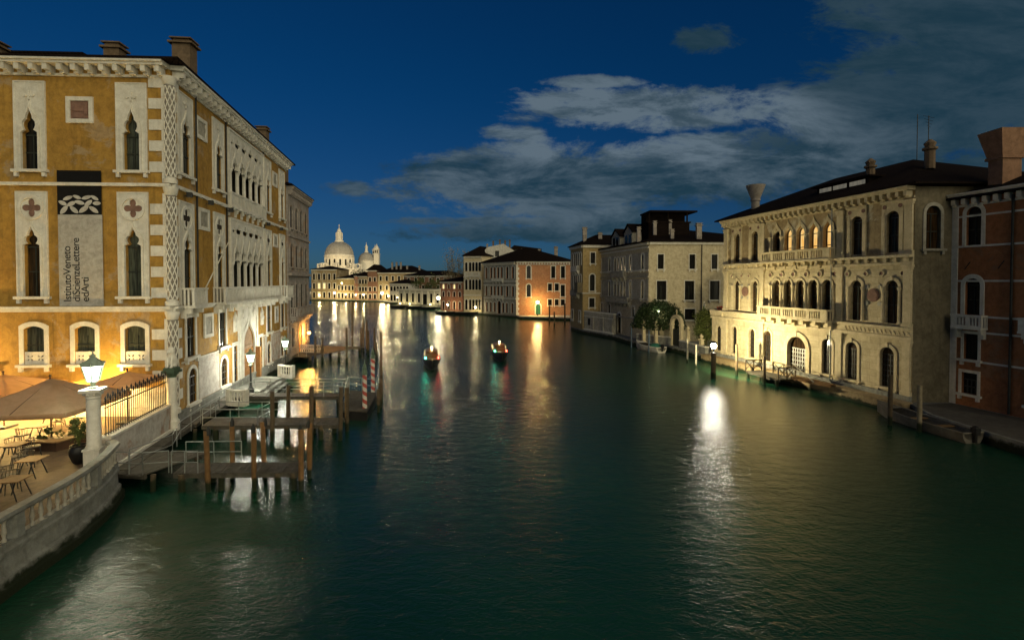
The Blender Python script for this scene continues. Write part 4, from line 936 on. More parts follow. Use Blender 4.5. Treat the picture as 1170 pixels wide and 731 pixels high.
# ================================================================== cream stone palace on the right
A5, B5 = (24.61, 57.36), (29.69, 36.22); L5 = hypot(B5[0]-A5[0], B5[1]-A5[1]); v5 = ((B5[0]-A5[0])/L5, (B5[1]-A5[1])/L5)
# facade line through the two measured ends
A5 = (24.61, 57.36); B5 = (29.22, 35.8)
B5 = (A5[0]+.2055*21.98, A5[1]-.9787*21.98)
root = thing('cream_palace', 'cream stone Renaissance palace with round-arched windows lit by the lamp on the water', 'palace', (A5[0], A5[1], .7))
F5 = Fac(A5[0], A5[1], B5[0], B5[1], (-1, 0)); C5 = (B5[0]+14, B5[1]+.5); D5 = (A5[0]+14, A5[1]+.5)
S5 = Fac(B5[0], B5[1], C5[0], C5[1], (0, -1)); N5 = Fac(A5[0], A5[1], D5[0], D5[1], (0, 1)); K5 = Fac(C5[0], C5[1], D5[0], D5[1], (1, 0))
ends = (2.25, 5.15, 17.3, 20.35); mids = (8.3, 9.83, 11.36, 12.89, 14.42)
for c in ends:
    w_ = window(F5, root, 'round', c, 1.0, 11.72, 14.85, fm=CREAM, fw=.24, pm=G_BROWN, bars=(1, 1), sill=False)
    g = MB(); F5.solid(g, rect(c-.85, c+.85, 14.55, 15.45), [[(a_, b_) for a_, b_ in arch('round', c, 1.5, 14.55, 15.10)]], .003, .10); F5.box(g, c-.95, c+.95, 15.45, 15.6, .003, .2)
    for k in (-1, 1): F5.box(g, c+k*.72-.13, c+k*.72+.13, 11.55, 14.55, .003, .13)
    obj('surround', g, CREAM, w_)
    for k in (-1, 1):
        g = MB(); F5.solid(g, circ(c+k*.62, 15.18, .16), [], .102, .13); obj('roundel', g, PINKM, w_)
    window(F5, root, 'round', c, 1.0, 6.35, 9.62, fm=CREAM, fw=.22, pm=G_BROWN, bars=(1, 1), sill=False, keystone=True)
    for k in (-1, 1):
        g = MB(); F5.cyl(g, c+k*.66, 6.35, 9.1, .11, .10, 8); obj('column', g, CREAM, root)
lits = [G_DARK, G_LIT, G_LIT, G_LIT, G_LIT]
for i, c in enumerate(mids):
    w_ = window(F5, root, 'ogee', c, .98, 11.6, 14.9, 13.9, fm=CREAM, fw=.22, pm=lits[i], barm=VARN, bars=(1, 1), sill=False, pd=.45, top=.5)
    window(F5, root, 'round', c, 1.0, 6.3, 9.70, fm=CREAM, fw=.17, pm=G_BROWN, bars=(1, 2), sill=False, pd=.4)
for i in range(6):
    c = mids[0]-.765+1.53*i
    for z0, z1 in ((6.3, 9.2), (11.6, 13.95)):
        g = MB(); F5.cyl(g, c, z0, z1, .13, .14, 10); obj('column', g, CREAM, root)
    g = MB(); F5.solid(g, circ(c, 10.2, .30), [circ(c, 10.2, .19)], .003, .12); q_ = obj('roundel', g, CREAM, root); g = MB(); F5.solid(g, circ(c, 10.2, .19), [], .003, .05); obj('inlay', g, PINKM, q_)
for c in ends:
    for k in (-1, 1):
        g = MB(); F5.solid(g, circ(c+.85*k, 10.15, .24), [circ(c+.85*k, 10.15, .15)], .003, .1); q_ = obj('roundel', g, CREAM, root); g = MB(); F5.solid(g, circ(c+.85*k, 10.15, .15), [], .003, .05); obj('inlay', g, PINKM, q_)
for c in (3.7, 18.82):
    g = MB(); F5.solid(g, circ(c, 8.45, .52), [], .003, .07); F5.solid(g, circ(c, 8.45, .40), [], .072, .10); obj('roundel', g, PINKM, root)
    for a_, b_ in ((-.55, .65), (.55, .65), (-.55, -.65), (.55, -.65)):
        g = MB(); F5.solid(g, circ(c+a_, 8.45+b_, .17), [], .003, .07); obj('roundel', g, GREYST, root)
for c, w in ((1.93, .9), (4.82, .95), (7.16, 1.1), (14.5, 1.05), (16.95, 1.1), (20.05, 1.15)):
    window(F5, root, 'round', c, w, 1.45, 4.52, fm=CREAM, fw=.22, pm=G_BROWN, barm=IRON, bars=(4, 5), sill=True, keystone=True)
window(F5, root, 'round', 11.1, 2.3, .9, 4.35, fm=CREAM, fw=.4, pm=G_BROWN, barm=STEEL, bars=(7, 5), sill=False, pd=.35, fd=.14, keystone=True)
# structural relief: plinth, ledges, pilasters, cornice
band(F5, root, .72, 1.15, .26, ISTRIA_Q, 'plinth'); band(F5, root, 5.2, 5.45, .22, CREAM); band(F5, root, 5.453, 5.95, .10, CREAM); band(F5, root, 5.953, 6.15, .34, CREAM, 'ledge')
band(F5, root, 10.75, 10.95, .2, CREAM); band(F5, root, 10.953, 11.3, .10, CREAM); band(F5, root, 11.303, 11.5, .42, CREAM, 'ledge')
for k in range(28): g = MB(); F5.box(g, .3+21.3*k/27-.1, .3+21.3*k/27+.1, 11.0, 11.298, .103, .34); obj('ledge_bracket', g, CREAM, root)
for c in (.38, 6.35, 15.75, 21.6):
    for z0, z1 in ((1.15, 5.2), (6.153, 10.75), (11.503, 15.5)):
        g = MB(); F5.box(g, c-.30, c+.30, z0+.3, z1-.35, .003, .16); F5.box(g, c-.38, c+.38, z0, z0+.297, .003, .22); F5.box(g, c-.36, c+.36, z1-.347, z1-.18, .003, .2); F5.box(g, c-.42, c+.42, z1-.177, z1, .003, .26); obj('pilaster', g, CREAM, root)
cornice(F5, root, 15.75, 16.45, .62, CREAM, .62, .24, ext=.0)
g = MB(); F5.box(g, -.05, 22.0, 5.5, 5.9, .101, .12)
for k in range(16):
    c = 16.4+5.3*k/15; F5.solid(g, [(c-.16, 5.55), (c, 5.85), (c+.16, 5.55), (c, 5.62)], [], .122, .17)
obj('frieze', g, CREAM, root)
balcony(F5, root, 6.75, 15.35, 6.16, 7.1, .95, CREAM, .26, posts=5); balcony(F5, root, 6.75, 15.35, 11.51, 12.45, .8, CREAM, .26, posts=5)
# one-storey corner with a flowered terrace on top
g = MB(); X5 = Fac(A5[0]-v5[0]*2.2, A5[1]-v5[1]*2.2, A5[0], A5[1], (-1, 0)); X5.holes.append(arch('round', 1.3, .95, 1.4, 4.35))
X5.wall(g, .7, 5.5); xa = X5.P(0, 0); NX = Fac(xa[0], xa[1], xa[0]+8, xa[1]+.3, (0, 1)); NX.wall(g, .7, 5.5)
q_ = [X5.P(0, 0)[:2], X5.P(2.2, 0)[:2], (X5.P(2.2, 0)[0]+8, X5.P(2.2, 0)[1]+.3), (xa[0]+8, xa[1]+.3)]
g.poly_prism(q_, 5.3, 5.52); w1 = obj('corner_bay', g, CREAM, root)
X5.holes.clear(); window(X5, root, 'round', 1.3, .95, 1.4, 4.35, fm=CREAM, fw=.22, pm=G_BROWN, barm=IRON, bars=(3, 4))
band(X5, root, 5.2, 5.45, .22, CREAM); band(X5, root, 5.53, 6.15, .3, CREAM, 'parapet', 0, 2.2); band(X5, root, .72, 1.15, .26, ISTRIA_Q, 'plinth')
g = MB(); x, y, _ = X5.P(1.1, 0, -.3); leaves(g, (x, y, 6.35), (.35, .9, .22), 500, .06); fl = thing('flower_box', 'red flowers on the corner terrace of the cream palace', 'flowers', (x, y, 6.15)); obj('flowers', g, REDF, fl, flat=True)
g = MB(); g.box(x, y, 6.23, .4, 1.7, .16, .2); obj('trough', g, CHIM, fl)
# side wall with one arched window
window(S5, root, 'round', 1.35, 1.1, 11.9, 15.0, fm=GREYST, fw=.22, pm=G_BROWN, bars=(1, 1), sill=True)
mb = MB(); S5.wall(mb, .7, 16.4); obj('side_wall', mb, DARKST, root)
FLO = [h for h in F5.holes if h[0][1] < 10]; FHI = [h for h in F5.holes if h[0][1] > 10]
F5.holes = FLO; mb = MB(); F5.wall(mb, .7, 11.0); obj('lower_wall', mb, CREAMB, root)
F5.holes = FHI; mb = MB(); F5.wall(mb, 11.0, 16.4); N5.wall(mb, .7, 16.4); K5.wall(mb, .7, 16.4); obj('wall', mb, CREAMW, root)
rf = hip_roof(root, [A5, B5, C5, D5], 16.46, 3.6, .75)
x, y, _ = F5.P(3.1, 0, -1.6); chimney(rf, x, y, 16.6, 20.1, 1.0, CHIM, 'flare')
for u_, d_, z0, z1 in ((14.2, -4.6, 18.6, 20.3), (19.5, -4.4, 18.4, 20.5)):
    x, y, _ = F5.P(u_, 0, d_); g = MB(); g.lathe(x, y, [(.35, z0), (.35, z1-.7), (.5, z1-.6), (.5, z1-.45), (.3, z1-.4), (.42, z1-.1), (.1, z1+.2)], 8); obj('chimney', g, CHIMD, rf)
g = MB(); F5.box(g, 11.2, 16.5, 17.2, 18.3, -3.4, -1.9); F5.box(g, 10.8, 16.9, 18.303, 18.42, -3.6, -1.6); dm = obj('dormer', g, TILE, rf)
for a_, b_ in ((11.5, 12.8), (13.0, 14.4), (14.7, 16.2)):
    g = MB(); F5.box(g, a_, b_, 17.5, 18.15, -1.898, -1.86); obj('pane', g, G_LITP, dm)
x, y, _ = F5.P(18.0, 0, -5.0); g = MB(); g.tube([(x, y, 19.5), (x, y, 23.2)], .03, 5); x, y, _ = F5.P(18.9, 0, -5.0); g.tube([(x, y, 19.5), (x, y, 22.8)], .03, 5)
for k in range(5): g.tube([(x-.7+.1*k, y-.3, 22.7-.25*k), (x+.7-.1*k, y+.3, 22.7-.25*k)], .015, 4)
obj('antenna', g, IRON, rf)
x, y, _ = F5.P(15.1, 0, .30); g = MB(); g.tube([(x, y, .9), (x, y, 16.0)], .05, 6); obj('downpipe', g, STEEL, root)
# rusty ledge in front, jetty with crossed rails, gate, lamp on a pile
g = MB(); F5.box(g, -2.6, 22.3, -.6, .69, .3, 1.25); F5.box(g, -2.6, 22.3, .692, .80, .3, 1.35); eg = obj('quay_ledge', g, M('rust_stone', (.36, .28, .16), (.22, .15, .07), scale=1.0, streak=.8, algae=.25), root)
j5 = thing('jetty', 'small wooden landing stage with crossed rails before the cream palace', 'jetty', (23.5, 45, 0))
def F5d(u_, d_): return F5.P(u_, 0, d_)[:2]
deck(j5, [F5d(8.2, 3.3), F5d(12.6, 3.3), F5d(12.6, 1.4), F5d(8.2, 1.4)], .72, 16)
for u_, d_ in ((8.4, 3.2), (10.4, 3.2), (12.4, 3.2), (8.4, 1.6)): x, y = F5d(u_, d_); pile(j5, x, y, .68, .15, name='support')
g = MB()
def xrail(p, q, z, h):
    a, b = Vector(p), Vector(q)
    for t_ in (0, .5, 1): c = a.lerp(b, t_); g.box(c.x, c.y, z+h/2, .09, .09, h)
    g.tube([(a.x, a.y, z+h), (b.x, b.y, z+h)], .045, 6)
    for s_ in (0, .5):
        c, d = a.lerp(b, s_), a.lerp(b, s_+.5); g.tube([(c.x, c.y, z+.1), (d.x, d.y, z+h)], .035, 5); g.tube([(d.x, d.y, z+.1), (c.x, c.y, z+h)], .035, 5)
xrail(F5d(8.2, 3.3), F5d(8.2, 1.5), .72, 1.05); xrail(F5d(12.6, 3.3), F5d(12.6, 1.5), .72, 1.05); xrail(F5d(9.6, 1.35), F5d(12.4, 1.35), .72, 1.05); obj('railing', g, WOODP, j5)
gp = thing('boarding_ramp', 'rusty folded boarding ramp leaning beside the crossed-rail landing', 'ramp', (25.4, 42.5, .7)); g = MB()
p, q = F5d(13.0, 2.4), F5d(16.6, 1.7); deck(gp, [p, q, F5d(16.6, 1.2), F5d(13.0, 1.5)], 1.0, 10, mat=WOODO)
g = MB(); g.tube([(p[0], p[1], .9), (p[0], p[1], 1.8), (q[0], q[1], 1.2)], .04, 6); g.tube([F5.P(13.2, 2.2, 2.3), F5.P(15.2, .95, 2.0)], .05, 6); obj('frame', g, WHITEPOLE, gp)
for u_, d_, z, lab in ((7.0, 3.4, 3.2, 'pile at the far corner of the crossed-rail landing stage'), (11.2, 3.6, 2.6, 'pile at the front of the crossed-rail landing stage')):
    x, y = F5d(u_, d_); mooring(lab, x, y, z, .13)
lp = thing('pile_lamp', 'brilliant white lamp on a thick pile in the water before the cream palace', 'lamp', (19.87, 48.6, 0)); x, y = 19.87, 48.6
mb = MB(); post(mb, x, y, -1.5, 2.5, .24); obj('pile', mb, WOODP, lp)
mb = MB(); mb.lathe(x, y, [(.22, 2.5), (.10, 2.6), (.06, 2.9), (.14, 2.94)], 10); mb.lathe(x, y, [(.36, 3.46), (.3, 3.56), (.05, 3.7)], 12); obj('bracket', mb, IRON, lp)
mb = MB(); mb.ball((x, y, 3.2), .26, 14, 10); obj('globe', mb, glow('lamp_bright', (1.0, .93, .74), 270), lp); 
fl = bpy.data.lights.new('pile_floodlight', 'SPOT'); fl.energy = 6000; fl.color = (1, .84, .47); fl.shadow_soft_size = .22; fl.spot_size = radians(178); fl.spot_blend = .25   # the lamp throws its light at the palace front and the garden
fo = bpy.data.objects.new('lamp_light', fl); COL.objects.link(fo); fo.parent = lp; fo.location = (.26, .12, 3.2); fo.rotation_euler = Vector((-.93, -.36, -.30)).to_track_quat('Z', 'Y').to_euler()

# ================================================================== terracotta house, far right
g0 = Vector((31.95, 36.0)); d6 = Vector((.224, -.9746)); q = [tuple(g0), tuple(g0+d6*16), tuple(g0+d6*16+Vector((12, .4))), tuple(g0+Vector((12, .4)))]
w6 = []
for c in (1.42, 5.35, 9.3, 13.2):
    w6 += [(('round', c, .95, 12.05, 14.75), dict(fw=.22, pm=G_DARK, bars=(1, 1), sill=False)), (('round', c, .95, 7.2, 9.75), dict(fw=.25, pm=G_DARK, bars=(1, 1), sill=False)), (('rect', c-.05, .9, 4.05, 5.85), dict(fw=.16, pm=G_DARK, bars=None)), (('rect', c-.1, 1.0, 1.6, 3.1), dict(fw=.17, pm=G_DARK, bars=(3, 2), barm=IRON))]
r6, FS, rf = house('terracotta_house', 'dark terracotta house with white arched windows at the right edge', 'house', q, .7, 15.35, TERRA, {0: w6}, 3.0, .55)
F6 = FS[0]; cornice(F6, r6, 14.95, 15.75, .45, ISTRIA, .62, .26)
for z in (3.88, 5.92, 7.02, 9.5, 11.93, 14.05): band(F6, r6, z, z+.13, .05, ISTRIA)
for c in (1.42, 5.35, 9.3, 13.2): balcony(F6, r6, c-.95, c+.95, 6.35, 7.2, .6, ISTRIA, .2, posts=2)
g = MB(); x, y, _ = F6.P(3.72, 0, .12); g.tube([(x, y, .8), (x, y, 15.2)], .075, 8); obj('downpipe', g, IRON, r6)
g = MB(); F6.box(g, .02, .45, .7, 14.9, .003, .05); obj('quoin', g, ISTRIA, r6)
chimney(rf, 34.1, 34.4, 15.0, 19.9, 1.3, M('chimney_stucco', (.30, .17, .10), (.22, .12, .07)), 'square_flare')
for u_, d_ in ((.9, .3), (2.9, .3)):
    g = MB(); g.tube([F6.P(u_, 11.0-.6, .03), F6.P(u_+.35, 10.9, .05)], .03, 5); obj('tie_rod', g, IRON, r6)
# ================================================================== boats
def boat_hull(L, B, h, bow=.55, n=14, sheer=.35, stern=.8):
    """lofted open hull, x forward: outer skin, gunwale, inner skin; returns (hull, gunwale, floor)"""
    hull, gun, flo = MB(), MB(), MB(); rows = []
    for i in range(n+1):
        t_ = i/n; x = -L/2+L*t_; w = B/2*(stern+(1-stern)*min(1, t_*2.5))*(1-max(0, (t_-.45)/.55)**2.2*.985); z = h+sheer*max(0, (t_-.35)/.65)**2
        k = .0+bow*max(0, (t_-.75)/.25)**2
        rows.append((x, w, z, k))
    def skin(mb, f, inner):
        vs = []; fs = []
        for x, w, z, k in rows:
            ws = w*f; zb = k*.5+(0.12 if inner else -.18)
            vs += [(x, -ws, z), (x, -ws*.94, (z+zb)*.55), (x, -ws*.62, zb), (x, 0, zb-.05), (x, ws*.62, zb), (x, ws*.94, (z+zb)*.55), (x, ws, z)]
        for i in range(n):
            for j in range(6): fs.append((i*7+j, i*7+j+1, (i+1)*7+j+1, (i+1)*7+j))
        fs.append(tuple(range(7))); mb.add(vs, fs)
    skin(hull, 1, False); skin(flo, .93, True)
    for s_ in (-1, 1): gun.tube([(x, s_*w*.985, z) for x, w, z, k in rows], .05, 6)
    gun.tube([(rows[0][0], -rows[0][1], rows[0][2]), (rows[0][0], rows[0][1], rows[0][2])], .05, 6)
    gun.add([(rows[i][0], s_*rows[i][1], rows[i][2]-.01) for i in range(n-3, n+1) for s_ in (-1, 1)], [(2*i, 2*i+1, 2*i+3, 2*i+2) for i in range(3)])
    return hull, gun, flo
def outboard(r, x, z, m=HULLD):
    g = MB(); g.box(x-.12, 0, z+.25, .34, .3, .42); g.box(x-.1, 0, z-.15, .16, .14, .6); g.ball((x-.12, 0, z+.46), .19, 8, 6, (1, .85, .6)); obj('outboard_motor', g, m, r)
def open_boat(label, loc, rz, L, B, h, hm, dm=PLANK, motor=True, cover=None, cat='boat', group=None, name='motorboat', seats=2, sheer=.35):
    r = thing(name, label, cat, (0, 0, 0), group=group); a, b, c = boat_hull(L, B, h, sheer=sheer)
    obj('hull', a, hm, r); obj('gunwale', b, hm if hm is not HULLW else ISTRIA, r); obj('cockpit', c, dm, r)
    for i in range(seats): g = MB(); g.box(-L*.22+L*.27*i, 0, h-.12, .32, B*.86, .05); obj('seat', g, SEATW, r)
    if motor: outboard(r, -L/2, h-.1)
    if cover:
        g = MB(); g.ball((0, 0, 0), 1, 14, 8); g.v = [(x*L*.16-L*.26, y*B*.40, max(0, z)*.45+h-.02) for x, y, z in g.v]; obj('tarpaulin', g, cover, r)
    r.location = loc; r.rotation_euler = (0, 0, rz); return r
open_boat('long dark-decked skiff with an outboard moored between two piles at the far right', (26.75, 32.2, .12), radians(97), 6.6, 1.75, .50, M('worn_hull', (.20, .18, .14), (.11, .10, .08), streak=.5, local=True), PLANK, group=None)
mooring('pile beside the bow of the skiff at the far right', 25.05, 32.6, 3.35, .14, WHITEPOLE if False else WOODP); mooring('pale-topped pile beside the middle of the skiff at the far right', 25.85, 31.2, 2.95, .14, M('bleached_wood', (.30, .25, .16), (.18, .15, .10), wood=True, algae=.6))
b_ = open_boat('white motorboat with a green tarpaulin moored before the domed tree', (19.0, 68.6, .12), radians(110), 5.8, 2.0, .62, HULLW, PLANK, motor=True, cover=GREENC)
g = MB(); g.box(.2, 0, .95, 1.1, 1.3, .55); g.box(.45, 0, 1.28, .08, 1.25, .4); obj('console', g, M('khaki_canvas', (.30, .30, .20), streak=0, local=True), b_)
# two water taxis whose lamps drew lines across the long exposure, built at rest
def taxi(label, loc, rz):
    r = thing('water_taxi', label, 'water taxi', (0, 0, 0), group='water taxis under way in the canal'); L, B, h = 8.6, 2.1, .72
    a, b, c = boat_hull(L, B, h, sheer=.4); obj('hull', a, HULLD, r); obj('gunwale', b, VARN, r); obj('cockpit', c, VARN, r)
    g = MB(); n = 8; vs = []; fs = []
    prof = [(-2.6, .78, .62, 1.52), (-1.2, .84, .72, 1.62), (.6, .82, .68, 1.60), (1.0, .78, .50, 1.34)]
    for x, w0, w1, z in prof: vs += [(x, -w0, h-.1), (x, -w1, z-.12), (x, -w1*.6, z), (x, w1*.6, z), (x, w1, z-.12), (x, w0, h-.1)]
    for i in range(3):
        for j in range(5): fs.append((i*6+j, i*6+j+1, (i+1)*6+j+1, (i+1)*6+j))
    fs += [tuple(range(6)), tuple(range(18, 24))]; g.add(vs, fs); cb = obj('cabin', g, VARN, r)
    for s_ in (-1, 1):
        for k in range(3): g = MB(); g.box(-1.95+.95*k, s_*.80, 1.13, .66, .05, .42); obj('cabin_window', g, G_SHOP, cb)
    g = MB(); g.add([(2.6, -.62, h+.05), (2.6, .62, h+.05), (1.1, .78, h+.02), (1.1, -.78, h+.02), (1.9, -.5, h+.25), (1.9, .5, h+.25)], [(0, 1, 5, 4), (4, 5, 2, 3), (0, 4, 3), (1, 2, 5)]); obj('foredeck', g, VARN, r)
    g = MB(); g.tube([(1.05, -.7, 1.0), (.8, -.62, 1.62), (.8, .62, 1.62), (1.05, .7, 1.0)], .025, 6); obj('windscreen', g, STEEL, r)
    for nm, p, cc, pw in (('port_lamp', (2.2, .70, 1.05), (1, .06, .03), 14), ('starboard_lamp', (2.2, -.70, 1.05), (.05, 1, .62), 22), ('masthead_lamp', (.2, 0, 1.95), (1, .72, .30), 60)):
        g = MB(); g.ball(p, .07, 10, 8); g.tube([(p[0], p[1], p[2]-.35), p], .02, 5); o = obj(nm, g, glow(nm, cc, 40), r); plight(p, pw, cc, .08, o)
    r.location = loc; r.rotation_euler = (0, 0, rz); return r
taxi('dark water taxi with lit cabin heading nearer, in mid canal right of the other', (-1.6, 62.0, .1), radians(-84))
taxi('dark water taxi with lit cabin heading nearer, on the left of mid canal', (-9.2, 56.5, .1), radians(-80))
# ================================================================== garden with domed tree
gq = [(23.0, 60.0), (22.15, 67.3), (18.25, 73.3)]
gwl = thing('garden_wall', 'low stone garden parapet at the water under the domed tree', 'wall', (22.1, 67, .7))
def seg(mb, p, q, z0, z1, w):
    a, b = Vector(p), Vector(q); c = (a+b)/2; mb.box(c.x, c.y, (z0+z1)/2, (b-a).length, w, z1-z0, atan2(b.y-a.y, b.x-a.x))
mb = MB(); seg(mb, (23.6, 59.7), (22.75, 66.6), .70, 1.55, .4); obj('parapet', mb, ISTRIA_Q, gwl)
mb = MB(); seg(mb, (22.1, 68.5), (18.6, 73.2), .70, 1.75, .4); obj('parapet', mb, ISTRIA_Q, gwl)
mb = MB(); seg(mb, (23.6, 59.7), (22.75, 66.6), 1.553, 1.67, .55); obj('coping', mb, ISTRIA, gwl)
mb = MB(); seg(mb, (22.1, 68.5), (18.6, 73.2), 1.753, 1.87, .55); obj('coping', mb, ISTRIA, gwl)
def pillar(label, x, y, h):
    r = thing('garden_pillar', label, 'pillar', (x, y, .7), group='garden pillars by the water'); mb = MB(); mb.box(x, y, .7+h/2, .42, .42, h, .2); mb.box(x, y, .85, .55, .55, .3, .2); obj('shaft', mb, CREAM, r)
    mb = MB(); mb.box(x, y, .7+h+.06, .6, .6, .12, .2); mb.lathe(x, y, [(.2, .82+h), (.12, .9+h), (.24, 1.1+h), (.2, 1.25+h), (.04, 1.42+h)], 10); obj('finial', mb, CREAM, r)
for lab, x, y, h in (('cream pillar under the left part of the domed tree', 19.0, 71.2, 2.7), ('cream pillar under the middle of the domed tree', 20.3, 69.6, 2.7), ('cream pillar right of the stone arch', 23.1, 64.8, 2.3), ('cream pillar nearest to the one-storey corner of the cream palace', 23.5, 61.2, 1.6)): pillar(lab, x, y, h)
ga = thing('stone_arch', 'free-standing cream stone arch gate with a small cross on top', 'arch', (22.3, 67.6, .7))
FA = Fac(21.95, 68.9, 22.75, 66.3, (-1, -.3)); c = FA.L/2
mb = MB()
FA.solid(mb, [(c-1.25, .72)]+[(c-1.25*cos(t_), 3.75+1.25*sin(t_)) for t_ in [pi*i/16 for i in range(17)]]+[(c+1.25, .72)]+arch('round', c, 1.7, .72, 4.55)[::-1], [], -.45, 0)
for k in (-1, 1): FA.box(mb, c+k*1.05-.25, c+k*1.05+.25, 3.55, 3.75, -.5, .06)
obj('arch_ring', mb, CREAM, ga)
mb = MB(); FA.box(mb, c-.05, c+.05, 5.0, 5.75, -.28, -.18); FA.box(mb, c-.22, c+.22, 5.42, 5.52, -.275, -.185); obj('cross', mb, CREAM, ga)
mb = MB(); FA.box(mb, c-.84, c+.84, .75, 3.0, -.3, -.24); obj('gate', mb, G_SHUT, ga)
# the domed tree is clipped: dense leaf mass with an uneven skin and a few holes
dt = thing('domed_tree', 'big dark clipped tree with a dome-shaped crown over the garden wall', 'tree', (21.6, 72.6, .7)); x, y = 21.5, 72.6
mb = MB(); mb.tube([(x, y, .7), (x-.1, y, 2.2), (x+.1, y+.1, 3.6)], [.32, .26, .2], 10)
for k in range(9):
    a_ = k*.7; mb.tube([(x, y, 2.6), (x+1.4*cos(a_), y+1.4*sin(a_), 4.0), (x+2.6*cos(a_), y+2.6*sin(a_), 4.9)], [.14, .1, .04], 6)
obj('trunk', mb, BARK, dt)
mb = MB(); random.seed(3)
for i in range(9000):
    th = random.uniform(0, 2*pi); ph = math.acos(random.uniform(-.12, 1)); rr = random.uniform(.70, 1.0)+.05*sin(5*th+3*ph)+.04*sin(9*th-4*ph)
    p = Vector((x+3.7*rr*sin(ph)*cos(th), y+3.7*rr*sin(ph)*sin(th), 3.1+3.75*rr*max(-.1, cos(ph)))); a = Vector((random.gauss(0, 1), random.gauss(0, 1), random.gauss(0, 1))).normalized(); b = a.orthogonal(); b.normalize(); s_ = random.uniform(.09, .2)
    mb.add([p-b*s_, p+a.cross(b)*s_*.6, p+b*s_, p-a.cross(b)*s_*.6], [(0, 1, 2, 3)])
obj('crown', mb, LEAF, dt, flat=True)
gl = thing('garden_lamp', 'small pale lamp shining through the crown of the domed tree', 'lamp', (21.0, 70.9, .7)); mb = MB(); mb.ball((21.0, 70.9, 5.3), .16, 10, 8); obj('globe', mb, glow('lamp_leafy', (.9, 1, .6), 5), gl); plight((21.0, 70.9, 5.3), 320, (.9, 1, .6), .2, gl)
mb = MB(); mb.tube([(21.0, 70.9, .7), (21.0, 70.9, 5.2)], .05, 6); obj('post', mb, IRON, gl)
tree('bush', 'leafy green bush beside the one-storey corner of the cream palace', 24.7, 62.9, .7, 5.2, (1.3, 1.3), 5000, .12, LEAFL, 'bush')
hb = thing('statue', 'small pale statue on a plinth behind the garden parapet', 'statue', (25.0, 64.3, .7)); mb = MB(); mb.box(25.0, 64.3, 3.2, .32, .32, 5.0); obj('plinth', mb, CREAM, hb)
mb = MB(); mb.tube([(25, 64.3, 5.7), (25, 64.3, 6.2), (25.02, 64.3, 6.6)], [.18, .15, .17], 10); mb.ball((25.02, 64.3, 6.82), .12, 10, 8); obj('figure', mb, ISTRIA, hb)
for lab, x, y, z in (('white pole nearest the lamp on the pile', 20.6, 55.2, 2.5), ('white pole left of the lamp on the pile, by the garden wall', 20.9, 58.8, 2.7)):
    mb = MB(); post(mb, x, y, -1.2, z, .10); tag(obj('white_pole', mb, WHITEPOLE), lab, 'pole', 'white mooring poles')
for lab, x, y, z in (('blue-grey pole in front of the bow of the white motorboat', 17.3, 71.5, 2.9), ('blue-grey pole beside the middle of the white motorboat', 18.6, 67.0, 2.9)):
    mb = MB(); post(mb, x, y, -1.2, z, .09); tag(obj('blue_pole', mb, BLUEP), lab, 'pole', 'blue mooring poles')
# ================================================================== sand-coloured house with dark loggia front
d4 = Vector((.1913, -.9815)); c4 = Vector((20.11, 72.68)); a4 = c4-d4*21.2
w4 = []
for u_ in (1.9, 6.3, 14.9, 19.2): w4 += [(('round', u_, .85, 11.4, 13.65), dict(fw=.22, bars=None)), (('round', u_, .85, 7.0, 9.65), dict(fw=.22, bars=None))]
for u_ in (8.7, 10.0, 11.3, 12.6): w4 += [(('round', u_, .85, 11.35, 13.6), dict(fw=.18, bars=None, sill=False)), (('tref', u_, .85, 7.1, 9.9, 9.0), dict(fw=.18, bars=None, sill=False))]
w4 += row((2.6, 6.2, 16, 19.3), 'rect', .9, 4.0, 5.6, fw=.18, bars=None) + [(('round', 10.6, 1.3, .9, 4.2), dict(fw=.3, pm=G_BROWN, bars=None, sill=False))]
e4 = row((1.75, 6.5, 9.85, 14), 'rect', .9, 11.4, 13.55, fw=.1, bars=None)+row((1.9, 6.1, 9.9, 14), 'rect', 1.45, 6.85, 9.65, fw=.1, bars=(1, 0))+row((6.2, 14), 'rect', 1.6, 3.9, 5.5, fw=.1, bars=None)
for w_ in w4: w_[1].update(pd=.05)
p4 = [tuple(a4), tuple(c4), (c4.x+22, c4.y+1.2), (a4.x+22, a4.y+1.2)]
r4, FS, rf = house('sand_house', 'sand-coloured house with a dark carved canal front behind the domed tree', 'house', p4, .7, 15.35, GREYW, {0: w4, 1: e4}, 2.9, .6)
F4, E4 = FS[0], FS[1]
for a_, b_ in ((.1, 1.3), (2.5, 5.7), (6.9, 8.2), (13.2, 14.3), (15.5, 18.6), (19.8, 21.1)):
    for z0, z1 in ((11.3, 13.9), (7.0, 9.9)): g = MB(); F4.box(g, a_, b_, z0, z1, .003, .05); obj('stone_facing', g, GREYST, r4)
for z, d_ in ((14.5, .15), (11.1, .15), (10.15, .18), (6.75, .2), (3.6, .2)): band(F4, r4, z, z+.22, d_, ISTRIA if z > 10.5 else GREYST)
for F in (F4, E4): band(F, r4, 15.0, 15.33, .3, ISTRIA, 'cornice')
balcony(F4, r4, 7.9, 13.4, 10.4, 11.25, .6, GREYST, .3); balcony(F4, r4, 6.0, 15.2, 6.2, 7.0, .7, GREYST, .3)
g = MB(); x, y, _ = E4.P(7.9, 0, .08); g.tube([(x, y, .8), (x, y, 15)], .07, 6); obj('downpipe', g, IRON, r4)
def on4(u_, d_): return E4.P(u_, 0, d_)[:2]
for (u_, d_), z0, z1, w in (((4.0, -1.5), 15.5, 17.0, .5), ((8.0, -1.3), 15.5, 17.9, .75), ((2.4, -4.5), 16.8, 18.6, .5), ((5.2, -5.5), 17, 18.9, .45), ((-.6+.3, -4), 15.5, 17.6, .55)):
    x, y = on4(u_, d_); chimney(rf, x, y, z0, z1, w, CHIM)
